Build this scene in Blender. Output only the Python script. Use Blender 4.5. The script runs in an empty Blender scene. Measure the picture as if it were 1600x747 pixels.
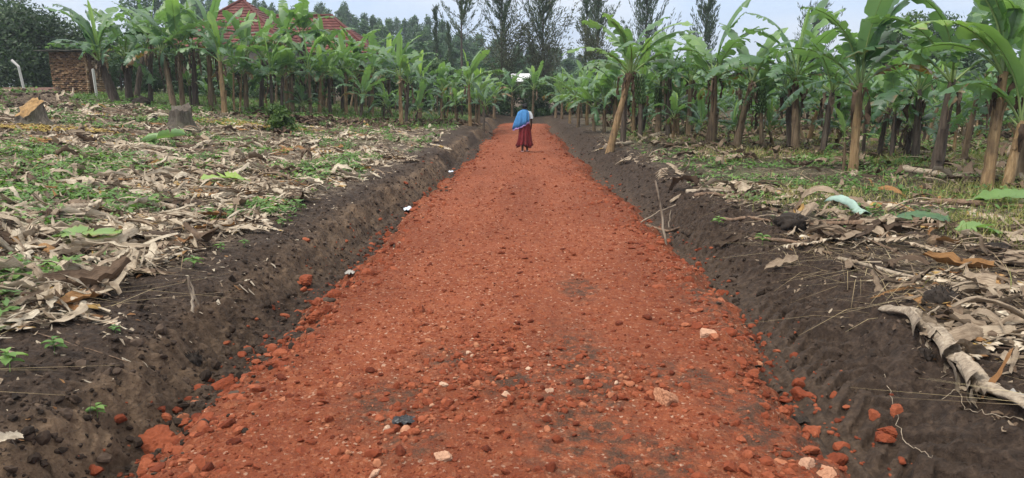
import bpy, math, random
EXPO = 1.27
import numpy as np
from mathutils import Vector

S = bpy.context.scene
COL = S.collection
PI = math.pi
R = math.radians

# ------------------------------------------------------------------ numpy noise
def _h(ix, iy, seed):
    n = (ix.astype(np.int64) * 374761393 + iy.astype(np.int64) * 668265263 + seed * 974634777) & 0xFFFFFFFF
    n = ((n ^ (n >> 13)) * 1274126177) & 0xFFFFFFFF
    n = (n ^ (n >> 16)) & 0xFFFFFF
    return n.astype(np.float64) / 0xFFFFFF

def vnoise(x, y, seed=0):
    x = np.asarray(x, float); y = np.asarray(y, float)
    ix = np.floor(x); iy = np.floor(y)
    fx = x - ix; fy = y - iy
    ux = fx * fx * fx * (fx * (fx * 6 - 15) + 10); uy = fy * fy * fy * (fy * (fy * 6 - 15) + 10)
    a = _h(ix, iy, seed); b = _h(ix + 1, iy, seed); c = _h(ix, iy + 1, seed); d = _h(ix + 1, iy + 1, seed)
    return (a + (b - a) * ux + (c - a) * uy + (a - b - c + d) * ux * uy) * 2 - 1

def fbm(x, y, oct=4, seed=0, gain=.5):
    t = 0; amp = 1; s = 0
    for o in range(oct):
        t = t + amp * vnoise(x * 2**o + 17.3 * o, y * 2**o - 9.1 * o, seed + o); s += amp; amp *= gain
    return t / s

def sstep(a, b, x):
    t = np.clip((np.asarray(x, float) - a) / (b - a), 0, 1)
    return t * t * (3 - 2 * t)

# ------------------------------------------------------------------ mesh building
class MB:
    """Collects vertices, faces and a per-vertex colour attribute, then links ONE mesh object."""
    def __init__(s): s.v = []; s.t = []; s.q = []; s.c = []; s.n = 0
    def add(s, V, F, c=(0, 0, 0)):
        V = np.asarray(V, float).reshape(-1, 3); F = np.asarray(F, int)
        s.v.append(V)
        (s.t if F.shape[1] == 3 else s.q).append(F + s.n)
        C = np.asarray(c, float)
        if C.ndim == 1: C = np.broadcast_to(C, (len(V), 3))
        s.c.append(C); s.n += len(V)
    def mesh(s, name, mat, smooth=True):
        V = np.concatenate(s.v); C = np.concatenate(s.c)
        T = np.concatenate(s.t) if s.t else np.zeros((0, 3), int)
        Q = np.concatenate(s.q) if s.q else np.zeros((0, 4), int)
        me = bpy.data.meshes.new(name)
        me.vertices.add(len(V)); me.vertices.foreach_set('co', V.astype(np.float32).ravel())
        me.loops.add(T.size + Q.size)
        me.loops.foreach_set('vertex_index', np.concatenate([T.ravel(), Q.ravel()]).astype(np.int32))
        me.polygons.add(len(T) + len(Q))
        st = np.concatenate([np.arange(len(T)) * 3, len(T) * 3 + np.arange(len(Q)) * 4]).astype(np.int32)
        me.polygons.foreach_set('loop_start', st)
        me.polygons.foreach_set('use_smooth', np.full(len(T) + len(Q), smooth, dtype=bool))
        me.update(calc_edges=True)
        a = me.attributes.new('tint', 'FLOAT_COLOR', 'POINT')
        a.data.foreach_set('color', np.concatenate([C, np.ones((len(C), 1))], 1).astype(np.float32).ravel())
        if mat: me.materials.append(mat)
        return me
    def build(s, name, mat, parent=None, smooth=True, loc=None):
        o = bpy.data.objects.new(name, s.mesh(name, mat, smooth)); COL.objects.link(o)
        if parent: o.parent = parent
        if loc is not None: o.location = loc
        return o

def tag(o, label=None, cat=None, group=None, kind=None):
    if label: o['label'] = label
    if cat: o['category'] = cat
    if group: o['group'] = group
    if kind: o['kind'] = kind
    return o

def empty(name, loc, rz=0):
    o = bpy.data.objects.new(name, None); COL.objects.link(o)
    o.location = loc; o.rotation_euler = (0, 0, rz); o.empty_display_size = .2
    return o

def copy_thing(src, loc, rz=0, sc=1.0, label=None, group=None, cat=None):
    r = src.copy(); COL.objects.link(r)
    r.location = loc; r.rotation_euler = (0, 0, rz); r.scale = (sc, sc, sc) if not hasattr(sc, '__len__') else sc
    if label: r['label'] = label
    if group: r['group'] = group
    if cat: r['category'] = cat
    for ch in list(src.children):
        c = ch.copy(); COL.objects.link(c); c.parent = r
    return r

def frames(P):
    P = np.asarray(P, float); T = np.gradient(P, axis=0); T /= np.linalg.norm(T, axis=1)[:, None] + 1e-9
    up = np.array([0, 0, 1.]) if abs(T[0, 2]) < .8 else np.array([1., 0, 0])
    A = np.zeros_like(T); B = np.zeros_like(T)
    a = np.cross(T[0], up); a /= np.linalg.norm(a)
    for i in range(len(P)):
        a = a - T[i] * a.dot(T[i]); a /= np.linalg.norm(a) + 1e-9
        A[i] = a; B[i] = np.cross(T[i], a)
    return T, A, B

def tube(mb, P, rad, n=8, c=(0, 0, 0), rough=0, rng=None, cap=True, flat=1.0):
    P = np.asarray(P, float); m = len(P); rad = np.broadcast_to(np.asarray(rad, float), (m,))
    T, A, B = frames(P)
    th = np.arange(n) * 2 * PI / n
    rr = rad[:, None] * np.ones((1, n))
    if rough and rng is not None: rr = rr * (1 + rough * rng.standard_normal((m, n)) * .5 + rough * rng.standard_normal((1, n)) * .6)
    V = P[:, None, :] + A[:, None, :] * (rr * np.cos(th))[..., None] + B[:, None, :] * (rr * np.sin(th) * flat)[..., None]
    i, j = np.meshgrid(np.arange(m - 1), np.arange(n), indexing='ij')
    F = np.stack([i * n + j, i * n + (j + 1) % n, (i + 1) * n + (j + 1) % n, (i + 1) * n + j], -1).reshape(-1, 4)
    C = np.asarray(c, float)
    if C.ndim == 2: C = np.repeat(C, n, 0)
    V = V.reshape(-1, 3)
    mb.add(V, F, C)
    if cap:
        for k, e in ((0, 0), (m - 1, 1)):
            ctr = P[k] + T[k] * (rad[k] * (.3 if e else -.3))
            ring = V[k * n:(k + 1) * n]
            f = [(j, (j + 1) % n, n) if e else ((j + 1) % n, j, n) for j in range(n)]
            cc = C[k * n:(k + 1) * n] if C.ndim == 2 else C
            cc = np.concatenate([cc, cc[:1]]) if C.ndim == 2 else C
            mb.add(np.concatenate([ring, ctr[None]]), f, cc)

def box(mb, c, s, ax=None, col=(0, 0, 0)):
    c = np.asarray(c, float); s = np.asarray(s, float) / 2
    ax = np.eye(3) if ax is None else np.asarray(ax, float)
    sg = np.array([[-1, -1, -1], [1, -1, -1], [1, 1, -1], [-1, 1, -1], [-1, -1, 1], [1, -1, 1], [1, 1, 1], [-1, 1, 1]])
    V = c + (sg * s) @ ax
    mb.add(V, [(0, 3, 2, 1), (4, 5, 6, 7), (0, 1, 5, 4), (1, 2, 6, 5), (2, 3, 7, 6), (3, 0, 4, 7)], col)

def rotz(a): c, s = math.cos(a), math.sin(a); return np.array([[c, s, 0], [-s, c, 0], [0, 0, 1]])  # rows = axes

def icosphere(sub):
    t = (1 + 5**.5) / 2
    V = [(-1, t, 0), (1, t, 0), (-1, -t, 0), (1, -t, 0), (0, -1, t), (0, 1, t), (0, -1, -t), (0, 1, -t), (t, 0, -1), (t, 0, 1), (-t, 0, -1), (-t, 0, 1)]
    V = [np.array(v) / np.linalg.norm(v) for v in V]
    F = [(0, 11, 5), (0, 5, 1), (0, 1, 7), (0, 7, 10), (0, 10, 11), (1, 5, 9), (5, 11, 4), (11, 10, 2), (10, 7, 6), (7, 1, 8),
         (3, 9, 4), (3, 4, 2), (3, 2, 6), (3, 6, 8), (3, 8, 9), (4, 9, 5), (2, 4, 11), (6, 2, 10), (8, 6, 7), (9, 8, 1)]
    for _ in range(sub):
        mid = {}; F2 = []
        def m(a, b):
            k = (min(a, b), max(a, b))
            if k not in mid:
                v = V[a] + V[b]; V.append(v / np.linalg.norm(v)); mid[k] = len(V) - 1
            return mid[k]
        for a, b, c in F:
            x, y, z = m(a, b), m(b, c), m(c, a); F2 += [(a, x, z), (b, y, x), (c, z, y), (x, y, z)]
        F = F2
    return np.array(V), np.array(F)
ICO = [icosphere(k) for k in range(4)]

def stones(mb, pos, size, rng, sub=0, flat=.7, col=None):
    """Many stones in one go: pos (N,3), size (N,)"""
    V0, F0 = ICO[sub]; N = len(pos); k = len(V0)
    rad = 1 + .28 * rng.standard_normal((N, k))if sub == 0 else None
    if sub:
        d = rng.standard_normal((N, 8, 3)); d /= np.linalg.norm(d, axis=2)[..., None]
        h = .45 + .35 * rng.random((N, 8))
        dots = np.einsum('kj,nmj->nkm', V0, d)
        cut = np.where(dots > h[:, None, :], h[:, None, :] / np.maximum(dots, 1e-3), 1).min(2)
        rad = cut * 1.22 * (1 + .04 * rng.standard_normal((N, k)))
    sc = np.stack([np.ones(N), .6 + .4 * rng.random(N), flat * (.7 + .5 * rng.random(N))], 1)
    V = V0[None] * rad[..., None] * sc[:, None, :] * size[:, None, None]
    a = rng.random(N) * 2 * PI; ca, sa = np.cos(a)[:, None], np.sin(a)[:, None]
    V = np.stack([V[..., 0] * ca - V[..., 1] * sa, V[..., 0] * sa + V[..., 1] * ca, V[..., 2]], -1)
    b = rng.standard_normal(N) * .35; cb, sb = np.cos(b)[:, None], np.sin(b)[:, None]
    V = np.stack([V[..., 0], V[..., 1] * cb - V[..., 2] * sb, V[..., 1] * sb + V[..., 2] * cb], -1)
    V = V + pos[:, None, :]
    F = (F0[None] + (np.arange(N) * k)[:, None, None]).reshape(-1, 3)
    C = np.zeros((N, 3)) if col is None else col
    mb.add(V.reshape(-1, 3), F, np.repeat(C, k, 0))

# ------------------------------------------------------------------ camera model
CAMZ = 2.25; FPX = 1142.0; PITCH = R(11.75); YAW = R(1.15)
CAM = np.array([0, 0, CAMZ])
_f = np.array([-math.sin(YAW) * math.cos(PITCH), math.cos(YAW) * math.cos(PITCH), -math.sin(PITCH)])
_r = np.array([math.cos(YAW), math.sin(YAW), 0]); _u = np.cross(_r, _f)
def ray(px, py):
    d = _f + _r * ((px - 800) / FPX) + _u * ((373.5 - py) / FPX)
    return d
def at_depth(px, py, y):                 # the point of a view ray at distance y up the road
    d = ray(px, py); return CAM + d * (y / d[1])

cd = bpy.data.cameras.new('camera'); cam = bpy.data.objects.new('camera', cd); COL.objects.link(cam)
cd.sensor_width = 36; cd.lens = 36 * FPX / 1600; cd.clip_end = 6000; cd.clip_start = .05
cam.location = CAM; cam.rotation_euler = (PI / 2 - PITCH, 0, YAW); S.camera = cam

# ------------------------------------------------------------------ terrain
_yk = [4, 8.4, 15, 19.5, 25.7, 40, 50]
def SL(y): return np.interp(y, _yk, [.08, .16, .36, .52, .72, .78, .72])     # how far each road edge draws in with distance
def SR(y): return np.interp(y, _yk, [.10, -.18, .06, .24, .52, .74, .84])
def WX(x, y): return np.where(x < 0, x - SL(y) * np.clip(-x / 1.2, 0, 1), x + SR(y) * np.clip(x / 1.2, 0, 1))

def H(x, y, fine=True):
    x = np.asarray(x, float); y = np.asarray(y, float); x0_ = x; x = WX(x, y)
    near = 1 - sstep(6.5, 12, y)
    wl = .16 * vnoise(y * .33, 0 * y, 3) + .09 * vnoise(y * 1.1, x * .3, 4)
    wr = .14 * vnoise(y * .30, 0 * y, 5) + .10 * vnoise(y * .9, x * .3, 6)
    dl = -x + wl; dr = x + wr
    xl = [0, 2.0, 2.55, 2.78, 2.92, 3.08, 3.45, 4.2, 6, 9, 14, 20, 27, 40, 90, 400]
    L = np.interp(dl, xl, [-.16, -.16, -.17, -.12, .06, .27, .36, .40, .50, .72, 1.16, 1.55, 1.85, 2.1, 2.4, 2.5])
    Ln = np.interp(dl, xl, [-.16, -.16, -.20, -.17, -.04, .16, .30, .40, .50, .72, 1.16, 1.55, 1.85, 2.1, 2.4, 2.5])
    L = L + (Ln - L) * near
    xr = [0, 1.75, 2.05, 2.35, 2.55, 2.8, 3.05, 3.4, 4, 6, 12, 25, 40, 90, 400]
    Rf = np.interp(dr, xr, [-.16, -.16, -.19, -.16, -.03, .17, .27, .32, .34, .38, .45, .55, .6, .6, .6])
    Rn = np.interp(dr, xr, [-.16, -.16, -.19, -.17, -.12, -.02, .10, .22, .30, .38, .45, .55, .6, .6, .6])
    Rr = Rf + (Rn - Rf) * near
    z = np.where(x < 0, L, Rr)
    e = sstep(46, 51, y)                                   # the road ends
    z = z * (1 - e) + e * np.where(x < 0, np.interp(-x, [0, 3, 14, 27, 40, 400], [.12, .25, 1.1, 1.8, 2.1, 2.5]), np.interp(x, [0, 3, 12, 40, 400], [.12, .25, .45, .6, .6]))
    # mound of dug earth at the far left
    z = z + .55 * np.exp(-(((x0_ + 19.5) / 4.5)**2 + ((y - 26.5) / 2.3)**2)) * (1 + .5 * vnoise(x * .9, y * .9, 31))
    z = z + 10 * sstep(110, 210, y) * 0
    bank = np.exp(-((np.abs(x) - 2.95) / .55)**2)
    field = sstep(3.2, 4.5, np.abs(x))
    z = z + .05 * field * fbm(x * .45, y * .45, 2, 11)
    if fine:
        ds = 1 - sstep(25, 60, y)
        z = z + ds * ((.022 + .075 * bank) * fbm(x * 3.1, y * 2.4, 4, 21, .55) + .012 * fbm(x * 13, y * 13, 3, 27, .6)
                      + bank * .05 * np.abs(vnoise(x * 6, y * 5, 41)))
        # ribs pressed into the right ditch and scraped down the left bank by a digger
        m = sstep(1.9, 2.1, dr) * (1 - sstep(2.35, 2.5, dr)) * (1 - sstep(11, 15, y))
        z = z + m * .026 * np.sin((dr + .05 * vnoise(y * .8, x * 0, 52)) * 2 * PI / .15)
        m = sstep(2.4, 2.5, dr) * (1 - sstep(2.85, 2.95, dr)) * (1 - sstep(12, 16, y)) * sstep(-.5, .0, vnoise(y * .6, x * .5, 51) + near * .3)
        ph = (y * .95 + np.abs(dr - 2.66) * 1.1 + .03 * vnoise(x * 5, y * 5, 57)) / .24
        z = z + m * .062 * (sstep(.18, .3, ph - np.floor(ph)) * (1 - sstep(.78, .9, ph - np.floor(ph))) - .5)
        mw = (1 - sstep(10, 14, y)) * np.exp(-((dr - 3.3) / .5)**2); z = z + mw * .03 * np.sin((y * .5 + x * 1.6 + .1 * vnoise(x * 2, y * 2, 58)) * 2 * PI / .33)
        ml = sstep(2.6, 2.8, dl) * (1 - sstep(3.05, 3.25, dl)) * sstep(.0, .5, vnoise(y * .5 + 3, x * 0, 53))
        z = z + ml * .028 * np.sin((y + (dl - 2.8)**2 * .8) * 2 * PI / .2)
        # cracked blocks of the nearest left bank
        mb_ = np.exp(-((dl - 2.85) / .28)**2) * (1 - sstep(6, 7.5, y))
        z = z + mb_ * .10 * np.round(vnoise(x * 3.3, y * 2.6, 61) * 2.2) / 2.2
    # crumbly clods and hoe bites on the cut faces
    if fine:
        cb = np.where((x > 0) & (y < 13), .35, 1) * np.exp(-((np.abs(x) - 2.8) / .5)**2) * (1 - sstep(20, 40, y))
        lump = np.exp(-((x - 3.0) / .5)**2) * (1 - sstep(14, 24, y)); z = z + lump * .07 * (np.abs(vnoise(x * 4.3, y * 3.6, 47)) + .6 * np.abs(vnoise(x * 8.5, y * 7.5, 48)) - .4)
        q = np.maximum(np.abs(vnoise(x * 9, y * 7, 43)), np.abs(vnoise(x * 8 + 4, y * 8, 44)))
        z = z + cb * (.05 * (q - .4) + .06 * np.minimum(0, vnoise(x * 2.4, y * 1.9, 45) + .15)) + .018 * (np.abs(x) > 2.3) * (1 - sstep(14, 25, y)) * np.maximum(0, vnoise(x * 17, y * 17, 46))
    return z

def HR(x, y):                                              # road surface
    x = np.asarray(x, float); y = np.asarray(y, float)
    xr_ = x; x = WX(x, y); dx = x + .22
    z = .02 - .028 * ((xr_ + .22) / 2)**2
    w = .17 * vnoise(y * .6, x * 0 + (x > 0) * 5, 71) + .14 * vnoise(y * 2.0, x * 0 + (x > 0) * 9, 72) + .08 * vnoise(y * 7, x * 0 + (x > 0) * 9, 73)
    edge = np.abs(dx) - (2.08 + w)
    z = z - .34 * sstep(-.12, .55, edge)
    z = z - .5 * sstep(46.5, 49, y + .8 * vnoise(x * .8, y * 0, 74))
    z = z + .030 * fbm(x * .9, y * .6, 3, 75) + .020 * fbm(x * 4, y * 4, 4, 76, .6) + .012 * np.maximum(0, vnoise(x * 15, y * 15, 80)) + .006 * fbm(x * 22, y * 22, 2, 79)
    z = z - .022 * np.exp(-((dx - .75 - .1 * vnoise(y * .3, 0 * y, 77)) / .28)**2) - .02 * np.exp(-((dx + .8) / .3)**2)
    z = z + .03 * np.exp(-(edge / .25)**2) * (vnoise(x * 8, y * 8, 78))
    return z

def G(x, y, fine=True):                                    # whichever surface is on top
    return np.maximum(H(x, y, fine), HR(x, y))

def ground(px, py, fine=False):
    d = ray(px, py)
    t = np.geomspace(2.5, 140, 1400) / d[1]
    P = CAM + d * t[:, None]
    below = P[:, 2] < G(P[:, 0], P[:, 1], fine)
    if not below.any(): return P[-1]
    i = max(1, int(np.argmax(below)))
    a, b = t[i - 1], t[i]
    for _ in range(12):
        m = (a + b) / 2; p = CAM + d * m
        if p[2] < float(G(p[0], p[1], fine)): b = m
        else: a = m
    p = CAM + d * b
    p[2] = float(G(p[0], p[1], True)); return p
def gz(x, y): return float(G(np.array([x]), np.array([y]))[0])

def normals(x, y, e=.15):
    dzx = (G(x + e, y, False) - G(x - e, y, False)) / (2 * e); dzy = (G(x, y + e, False) - G(x, y - e, False)) / (2 * e)
    return dzx, dzy
# ------------------------------------------------------------------ materials
class NT:
    def __init__(s, name):
        s.m = bpy.data.materials.new(name); s.m.use_nodes = True
        s.t = s.m.node_tree; s.t.nodes.clear()
        s.out = s.n('ShaderNodeOutputMaterial')
    def n(s, t, **k):
        o = s.t.nodes.new(t)
        for a, b in k.items(): setattr(o, a, b)
        return o
    def l(s, a, b): s.t.links.new(a, b)
    def set(s, sock, v):
        if hasattr(v, 'is_output'): s.l(v, sock)
        else: sock.default_value = v
    def attr(s):
        a = s.n('ShaderNodeAttribute', attribute_name='tint'); sp = s.n('ShaderNodeSeparateColor'); s.l(a.outputs['Color'], sp.inputs[0]); return sp.outputs
    def pos(s): return s.n('ShaderNodeNewGeometry').outputs['Position']
    def obj(s): return s.n('ShaderNodeTexCoord').outputs['Object']
    def rnd(s): return s.n('ShaderNodeObjectInfo').outputs['Random']
    def mapping(s, v, sc):
        m = s.n('ShaderNodeMapping'); s.l(v, m.inputs[0]); m.inputs['Scale'].default_value = sc; return m.outputs[0]
    def noise(s, v, sc, det=4, rough=.55, out='Fac'):
        n = s.n('ShaderNodeTexNoise'); s.l(v, n.inputs['Vector']); n.inputs['Scale'].default_value = sc; n.inputs['Detail'].default_value = det; n.inputs['Roughness'].default_value = rough
        return n.outputs[out]
    def voro(s, v, sc, out='Distance', feature='F1', rand=1):
        n = s.n('ShaderNodeTexVoronoi', feature=feature); s.l(v, n.inputs['Vector']); n.inputs['Scale'].default_value = sc; n.inputs['Randomness'].default_value = rand
        return n.outputs[out]
    def ramp(s, f, stops, interp='LINEAR'):
        r = s.n('ShaderNodeValToRGB'); r.color_ramp.interpolation = interp; e = r.color_ramp.elements
        while len(e) < len(stops): e.new(.5)
        for k, (p, c) in zip(e, stops):
            k.position = p; k.color = (*c, 1) if hasattr(c, '__len__') else (c, c, c, 1)
        s.set(r.inputs[0], f); return r.outputs[0]
    def mix(s, f, a, b, mode='MIX'):
        m = s.n('ShaderNodeMix', data_type='RGBA', blend_type=mode)
        s.set(m.inputs[0], f)
        for k, v in ((6, a), (7, b)): s.set(m.inputs[k], (*v, 1) if isinstance(v, tuple) and len(v) == 3 else v)
        return m.outputs[2]
    def math(s, op, a, b=0.0, clamp=False):
        m = s.n('ShaderNodeMath', operation=op, use_clamp=clamp); s.set(m.inputs[0], a); s.set(m.inputs[1], b); return m.outputs[0]
    def bump(s, h, st=.5, d=.02, prev=None):
        b = s.n('ShaderNodeBump'); b.inputs['Strength'].default_value = st; b.inputs['Distance'].default_value = d; s.l(h, b.inputs['Height'])
        if prev is not None: s.l(prev, b.inputs['Normal'])
        return b.outputs[0]
    def fin(s, col, rough=.9, nrm=None, spec=.3, trans=0, tcol=None, back=None):
        p = s.n('ShaderNodeBsdfPrincipled'); s.set(p.inputs['Base Color'], (*col, 1) if isinstance(col, tuple) else col)
        s.set(p.inputs['Roughness'], rough); p.inputs['Specular IOR Level'].default_value = spec
        if nrm is not None: s.l(nrm, p.inputs['Normal'])
        o = p.outputs[0]
        if trans:
            t = s.n('ShaderNodeBsdfTranslucent'); s.set(t.inputs[0], tcol if tcol is not None else col)
            m = s.n('ShaderNodeMixShader'); m.inputs[0].default_value = trans; s.l(o, m.inputs[1]); s.l(t.outputs[0], m.inputs[2]); o = m.outputs[0]
        s.l(o, s.out.inputs[0]); return s.m

def mat_soil():
    m = NT('dark_soil'); p = m.pos(); a = m.attr()
    n1 = m.noise(p, 2.2, 6, .65); n2 = m.noise(p, 14, 6, .7); n3 = m.noise(p, 60, 3, .7)
    c = m.ramp(n2, [(.25, (.014, .0085, .0058)), (.5, (.040, .0255, .0175)), (.75, (.092, .062, .043))])
    dry = m.ramp(n2, [(.25, (.085, .053, .031)), (.7, (.225, .150, .095))])
    f = m.math('MULTIPLY', a[1], m.ramp(n1, [(.3, .1), (.6, 1.0)]))
    c = m.mix(f, c, dry)
    # straw and crumbled leaf matter trodden into the field
    fl = m.ramp(m.voro(m.mapping(p, (1, 1.7, 1)), 26, 'Color'), [(.0, (.04, .028, .02)), (.35, (.09, .065, .045)), (.7, (.22, .17, .12)), (1, (.36, .30, .235))])
    lm = m.math('MULTIPLY', a[2], m.ramp(m.noise(p, 5, 5, .7), [(.42, 0.0), (.56, .85)]))
    c = m.mix(lm, c, fl)
    gcol = m.ramp(n3, [(.3, (.035, .055, .018)), (.55, (.075, .115, .035)), (.8, (.15, .17, .06))])
    gm = m.math('MULTIPLY', a[0], m.ramp(m.noise(p, 3.1, 5, .7), [(.38, 0.0), (.6, .8)]))
    c = m.mix(gm, c, gcol)
    # red stones' dust spilled at the road edge
    b = m.bump(n2, 1.0, .05); b = m.bump(m.voro(p, 19), .55, .035, b); b = m.bump(n3, .8, .012, b)
    return m.fin(c, .88, b, .25)

def mat_road():
    m = NT('red_murram'); p = m.pos(); a = m.attr()
    n1 = m.noise(p, .9, 5, .6); n2 = m.noise(p, 9, 6, .7); n3 = m.noise(p, 75, 3, .75)
    c = m.ramp(n2, [(.2, (.058, .011, .004)), (.42, (.168, .040, .0155)), (.62, (.235, .070, .029)), (.8, (.35, .132, .064))])
    c = m.mix(m.ramp(n1, [(.4, 0.0), (.65, .35)]), c, (.27, .080, .038))
    peb = m.voro(p, 48, 'Color'); sep = m.n('ShaderNodeSeparateColor'); m.l(peb, sep.inputs[0])
    c = m.mix(m.ramp(sep.outputs[0], [(.84, 0.0), (.9, .5)]), c, (.34, .145, .08))
    c = m.mix(m.ramp(sep.outputs[1], [(.97, 0.0), (.98, .6)]), c, (.50, .34, .24))
    c = m.mix(m.ramp(n3, [(.3, .55), (.5, 0.0)]), c, (.10, .018, .009))
    c = m.mix(m.math('MULTIPLY', a[2], .55), c, m.mix(1.0, c, (.62, .56, .54), 'MULTIPLY'))
    dark = m.math('MULTIPLY', a[1], m.ramp(m.noise(p, 6, 6, .75), [(.42, 0.0), (.58, .9)]))
    c = m.mix(dark, c, m.ramp(n3, [(.3, (.026, .015, .010)), (.7, (.080, .048, .031))]))
    b = m.bump(n2, .7, .03); b = m.bump(m.voro(p, 40), .7, .015, b); b = m.bump(n3, .9, .01, b)
    return m.fin(c, .92, b, .2)

def mat_stone(name, stops, bumpsc=30):
    m = NT(name); p = m.obj(); a = m.attr()
    c = m.ramp(a[0], stops)
    n = m.noise(p, bumpsc, 5, .7); c = m.mix(m.ramp(n, [(.3, .5), (.6, 0.0)]), c, m.mix(1.0, c, (.35, .30, .28), 'MULTIPLY'))
    return m.fin(c, .9, m.bump(n, .6, .012), .2)

def mat_banana_leaf():
    m = NT('banana_leaf'); a = m.attr(); p = m.obj(); g = m.n('ShaderNodeNewGeometry')
    r = m.rnd(); v = m.n('ShaderNodeVectorMath', operation='ADD'); m.l(p, v.inputs[0]); m.l(r, v.inputs[1])
    top = m.ramp(m.math('ADD', a[0], m.math('MULTIPLY', m.math('SUBTRACT', r, .5), .12)),
                 [(.0, (.032, .080, .040)), (.35, (.078, .160, .074)), (.7, (.165, .280, .080)), (1, (.26, .39, .075))])
    n = m.noise(v.outputs[0], 3.5, 4, .6)
    top = m.mix(m.ramp(n, [(.35, .0), (.7, .45)]), top, m.mix(1.0, top, (1.5, 1.35, 1.2), 'MULTIPLY'))
    und = m.mix(.55, top, (.16, .25, .16))
    c = m.mix(g.outputs['Backfacing'], top, und)
    br = m.ramp(m.math('ADD', a[1], m.math('MULTIPLY', m.math('SUBTRACT', m.noise(v.outputs[0], 6, 5, .7), .5), .5)), [(.45, 0.0), (.62, 1.0)])
    bc = m.ramp(m.noise(v.outputs[0], 9, 4), [(.3, (.09, .045, .02)), (.5, (.20, .115, .05)), (.7, (.27, .22, .13))])
    c = m.mix(br, c, bc)
    c = m.mix(m.ramp(a[2], [(.75, 0.0), (.95, 1.0)]), c, (.26, .34, .13))
    w = m.n('ShaderNodeTexWave'); w.inputs['Scale'].default_value = 18; w.inputs['Distortion'].default_value = 2; m.l(v.outputs[0], w.inputs['Vector'])
    tc = m.mix(1.0, c, (1.5, 1.7, .6), 'MULTIPLY')
    return m.fin(c, .36, m.bump(w.outputs['Fac'], .25, .01), .6, .34, tc)

def mat_stem(name, dark, mid, pale, green=(.13, .14, .05)):
    m = NT(name); p = m.obj(); a = m.attr(); r = m.rnd()
    v = m.n('ShaderNodeVectorMath', operation='ADD'); m.l(p, v.inputs[0]); m.l(r, v.inputs[1])
    s1 = m.noise(m.mapping(v.outputs[0], (14, 14, 1.1)), 1.6, 5, .65); s2 = m.noise(v.outputs[0], 3.2, 5, .7)
    c = m.ramp(s1, [(.28, dark), (.5, mid), (.72, pale)])
    c = m.mix(m.ramp(s2, [(.47, 0.0), (.65, .6)]), c, m.ramp(s1, [(.3, (.025, .017, .013)), (.7, (.10, .065, .045))]))
    c = m.mix(m.math('MULTIPLY', a[0], m.ramp(m.noise(v.outputs[0], 2.3, 3), [(.4, 0.0), (.6, .8)])), c, green)
    c = m.mix(m.math('MULTIPLY', a[1], .65), c, m.ramp(s1, [(.3, (.02, .014, .011)), (.7, (.085, .058, .042))]))
    return m.fin(c, .75, m.bump(s1, .8, .03), .3)

def mat_dead(name='dead_leaf', trans=.12):
    m = NT(name); a = m.attr(); p = m.obj()
    c = m.ramp(a[0], [(0, (.050, .034, .024)), (.25, (.15, .10, .066)), (.5, (.34, .265, .19)), (.72, (.53, .45, .34)), (.86, (.63, .56, .44)), (.90, (.24, .115, .045)), (.95, (.36, .20, .08)), (1, (.46, .36, .10))])
    st = m.n('ShaderNodeTexNoise', noise_dimensions='2D'); cv = m.n('ShaderNodeCombineXYZ'); m.l(m.math('MULTIPLY', a[1], 60.0), cv.inputs[0]); m.l(m.math('MULTIPLY', a[2], 37.0), cv.inputs[1])
    m.l(cv.outputs[0], st.inputs['Vector']); st.inputs['Scale'].default_value = 1; st.inputs['Detail'].default_value = 3
    c = m.mix(m.ramp(st.outputs[0], [(.38, .55), (.6, 0.0)]), c, m.mix(1.0, c, (.42, .36, .32), 'MULTIPLY'))
    n = m.noise(p, 11, 5, .65); c = m.mix(m.ramp(n, [(.3, .6), (.55, 0.0)]), c, m.mix(1.0, c, (.38, .33, .30), 'MULTIPLY'))
    return m.fin(c, .8, m.bump(st.outputs[0], .6, .01), .25, trans, c)

def mat_foliage(name, stops, trans=.25, rough=.55):
    m = NT(name); a = m.attr(); r = m.rnd()
    c = m.ramp(m.math('ADD', a[0], m.math('MULTIPLY', m.math('SUBTRACT', r, .5), .3)), stops)
    return m.fin(c, rough, None, .35, trans, m.mix(1.0, c, (1.3, 1.5, .7), 'MULTIPLY'))

def mat_plain(name, col, rough=.8, var=.3, sc=12, spec=.3, bump=.4, dirt=None):
    m = NT(name); p = m.obj(); n = m.noise(p, sc, 5, .65)
    d = tuple(x * (1 - var) for x in col) if dirt is None else dirt
    c = m.mix(m.ramp(n, [(.32, 1.0), (.62, 0.0)]), col, d)
    return m.fin(c, rough, m.bump(n, bump, .01), spec)

M = {}
M['soil'] = mat_soil(); M['road'] = mat_road()
M['red_stone'] = mat_stone('red_stone', [(0, (.085, .017, .007)), (.35, (.185, .043, .018)), (.7, (.27, .078, .036)), (.86, (.37, .16, .085)), (.95, (.50, .36, .26)), (1, (.55, .50, .44))])
M['clod'] = mat_stone('soil_clod', [(0, (.015, .010, .007)), (.5, (.042, .0275, .0195)), (1, (.10, .070, .051))])
M['banana_leaf'] = mat_banana_leaf()
M['stem_tan'] = mat_stem('stem_tan', (.09, .055, .03), (.23, .145, .07), (.36, .25, .135))
M['stem_brown'] = mat_stem('stem_brown', (.058, .040, .026), (.165, .112, .066), (.29, .21, .13))
M['stem_dark'] = mat_stem('stem_dark', (.024, .018, .015), (.068, .050, .038), (.155, .118, .086), (.06, .075, .035))
M['log_pale'] = mat_stem('log_pale', (.14, .105, .075), (.33, .265, .195), (.46, .39, .30), (.20, .21, .09))
M['log_brown'] = mat_stem('log_brown', (.06, .038, .025), (.17, .105, .065), (.27, .18, .12), (.20, .15, .06))
M['dead'] = mat_dead(); M['litter'] = mat_dead('dry_litter', .1)
M['fruit'] = mat_plain('green_fruit', (.06, .115, .032), .5, .4, 6)
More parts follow.
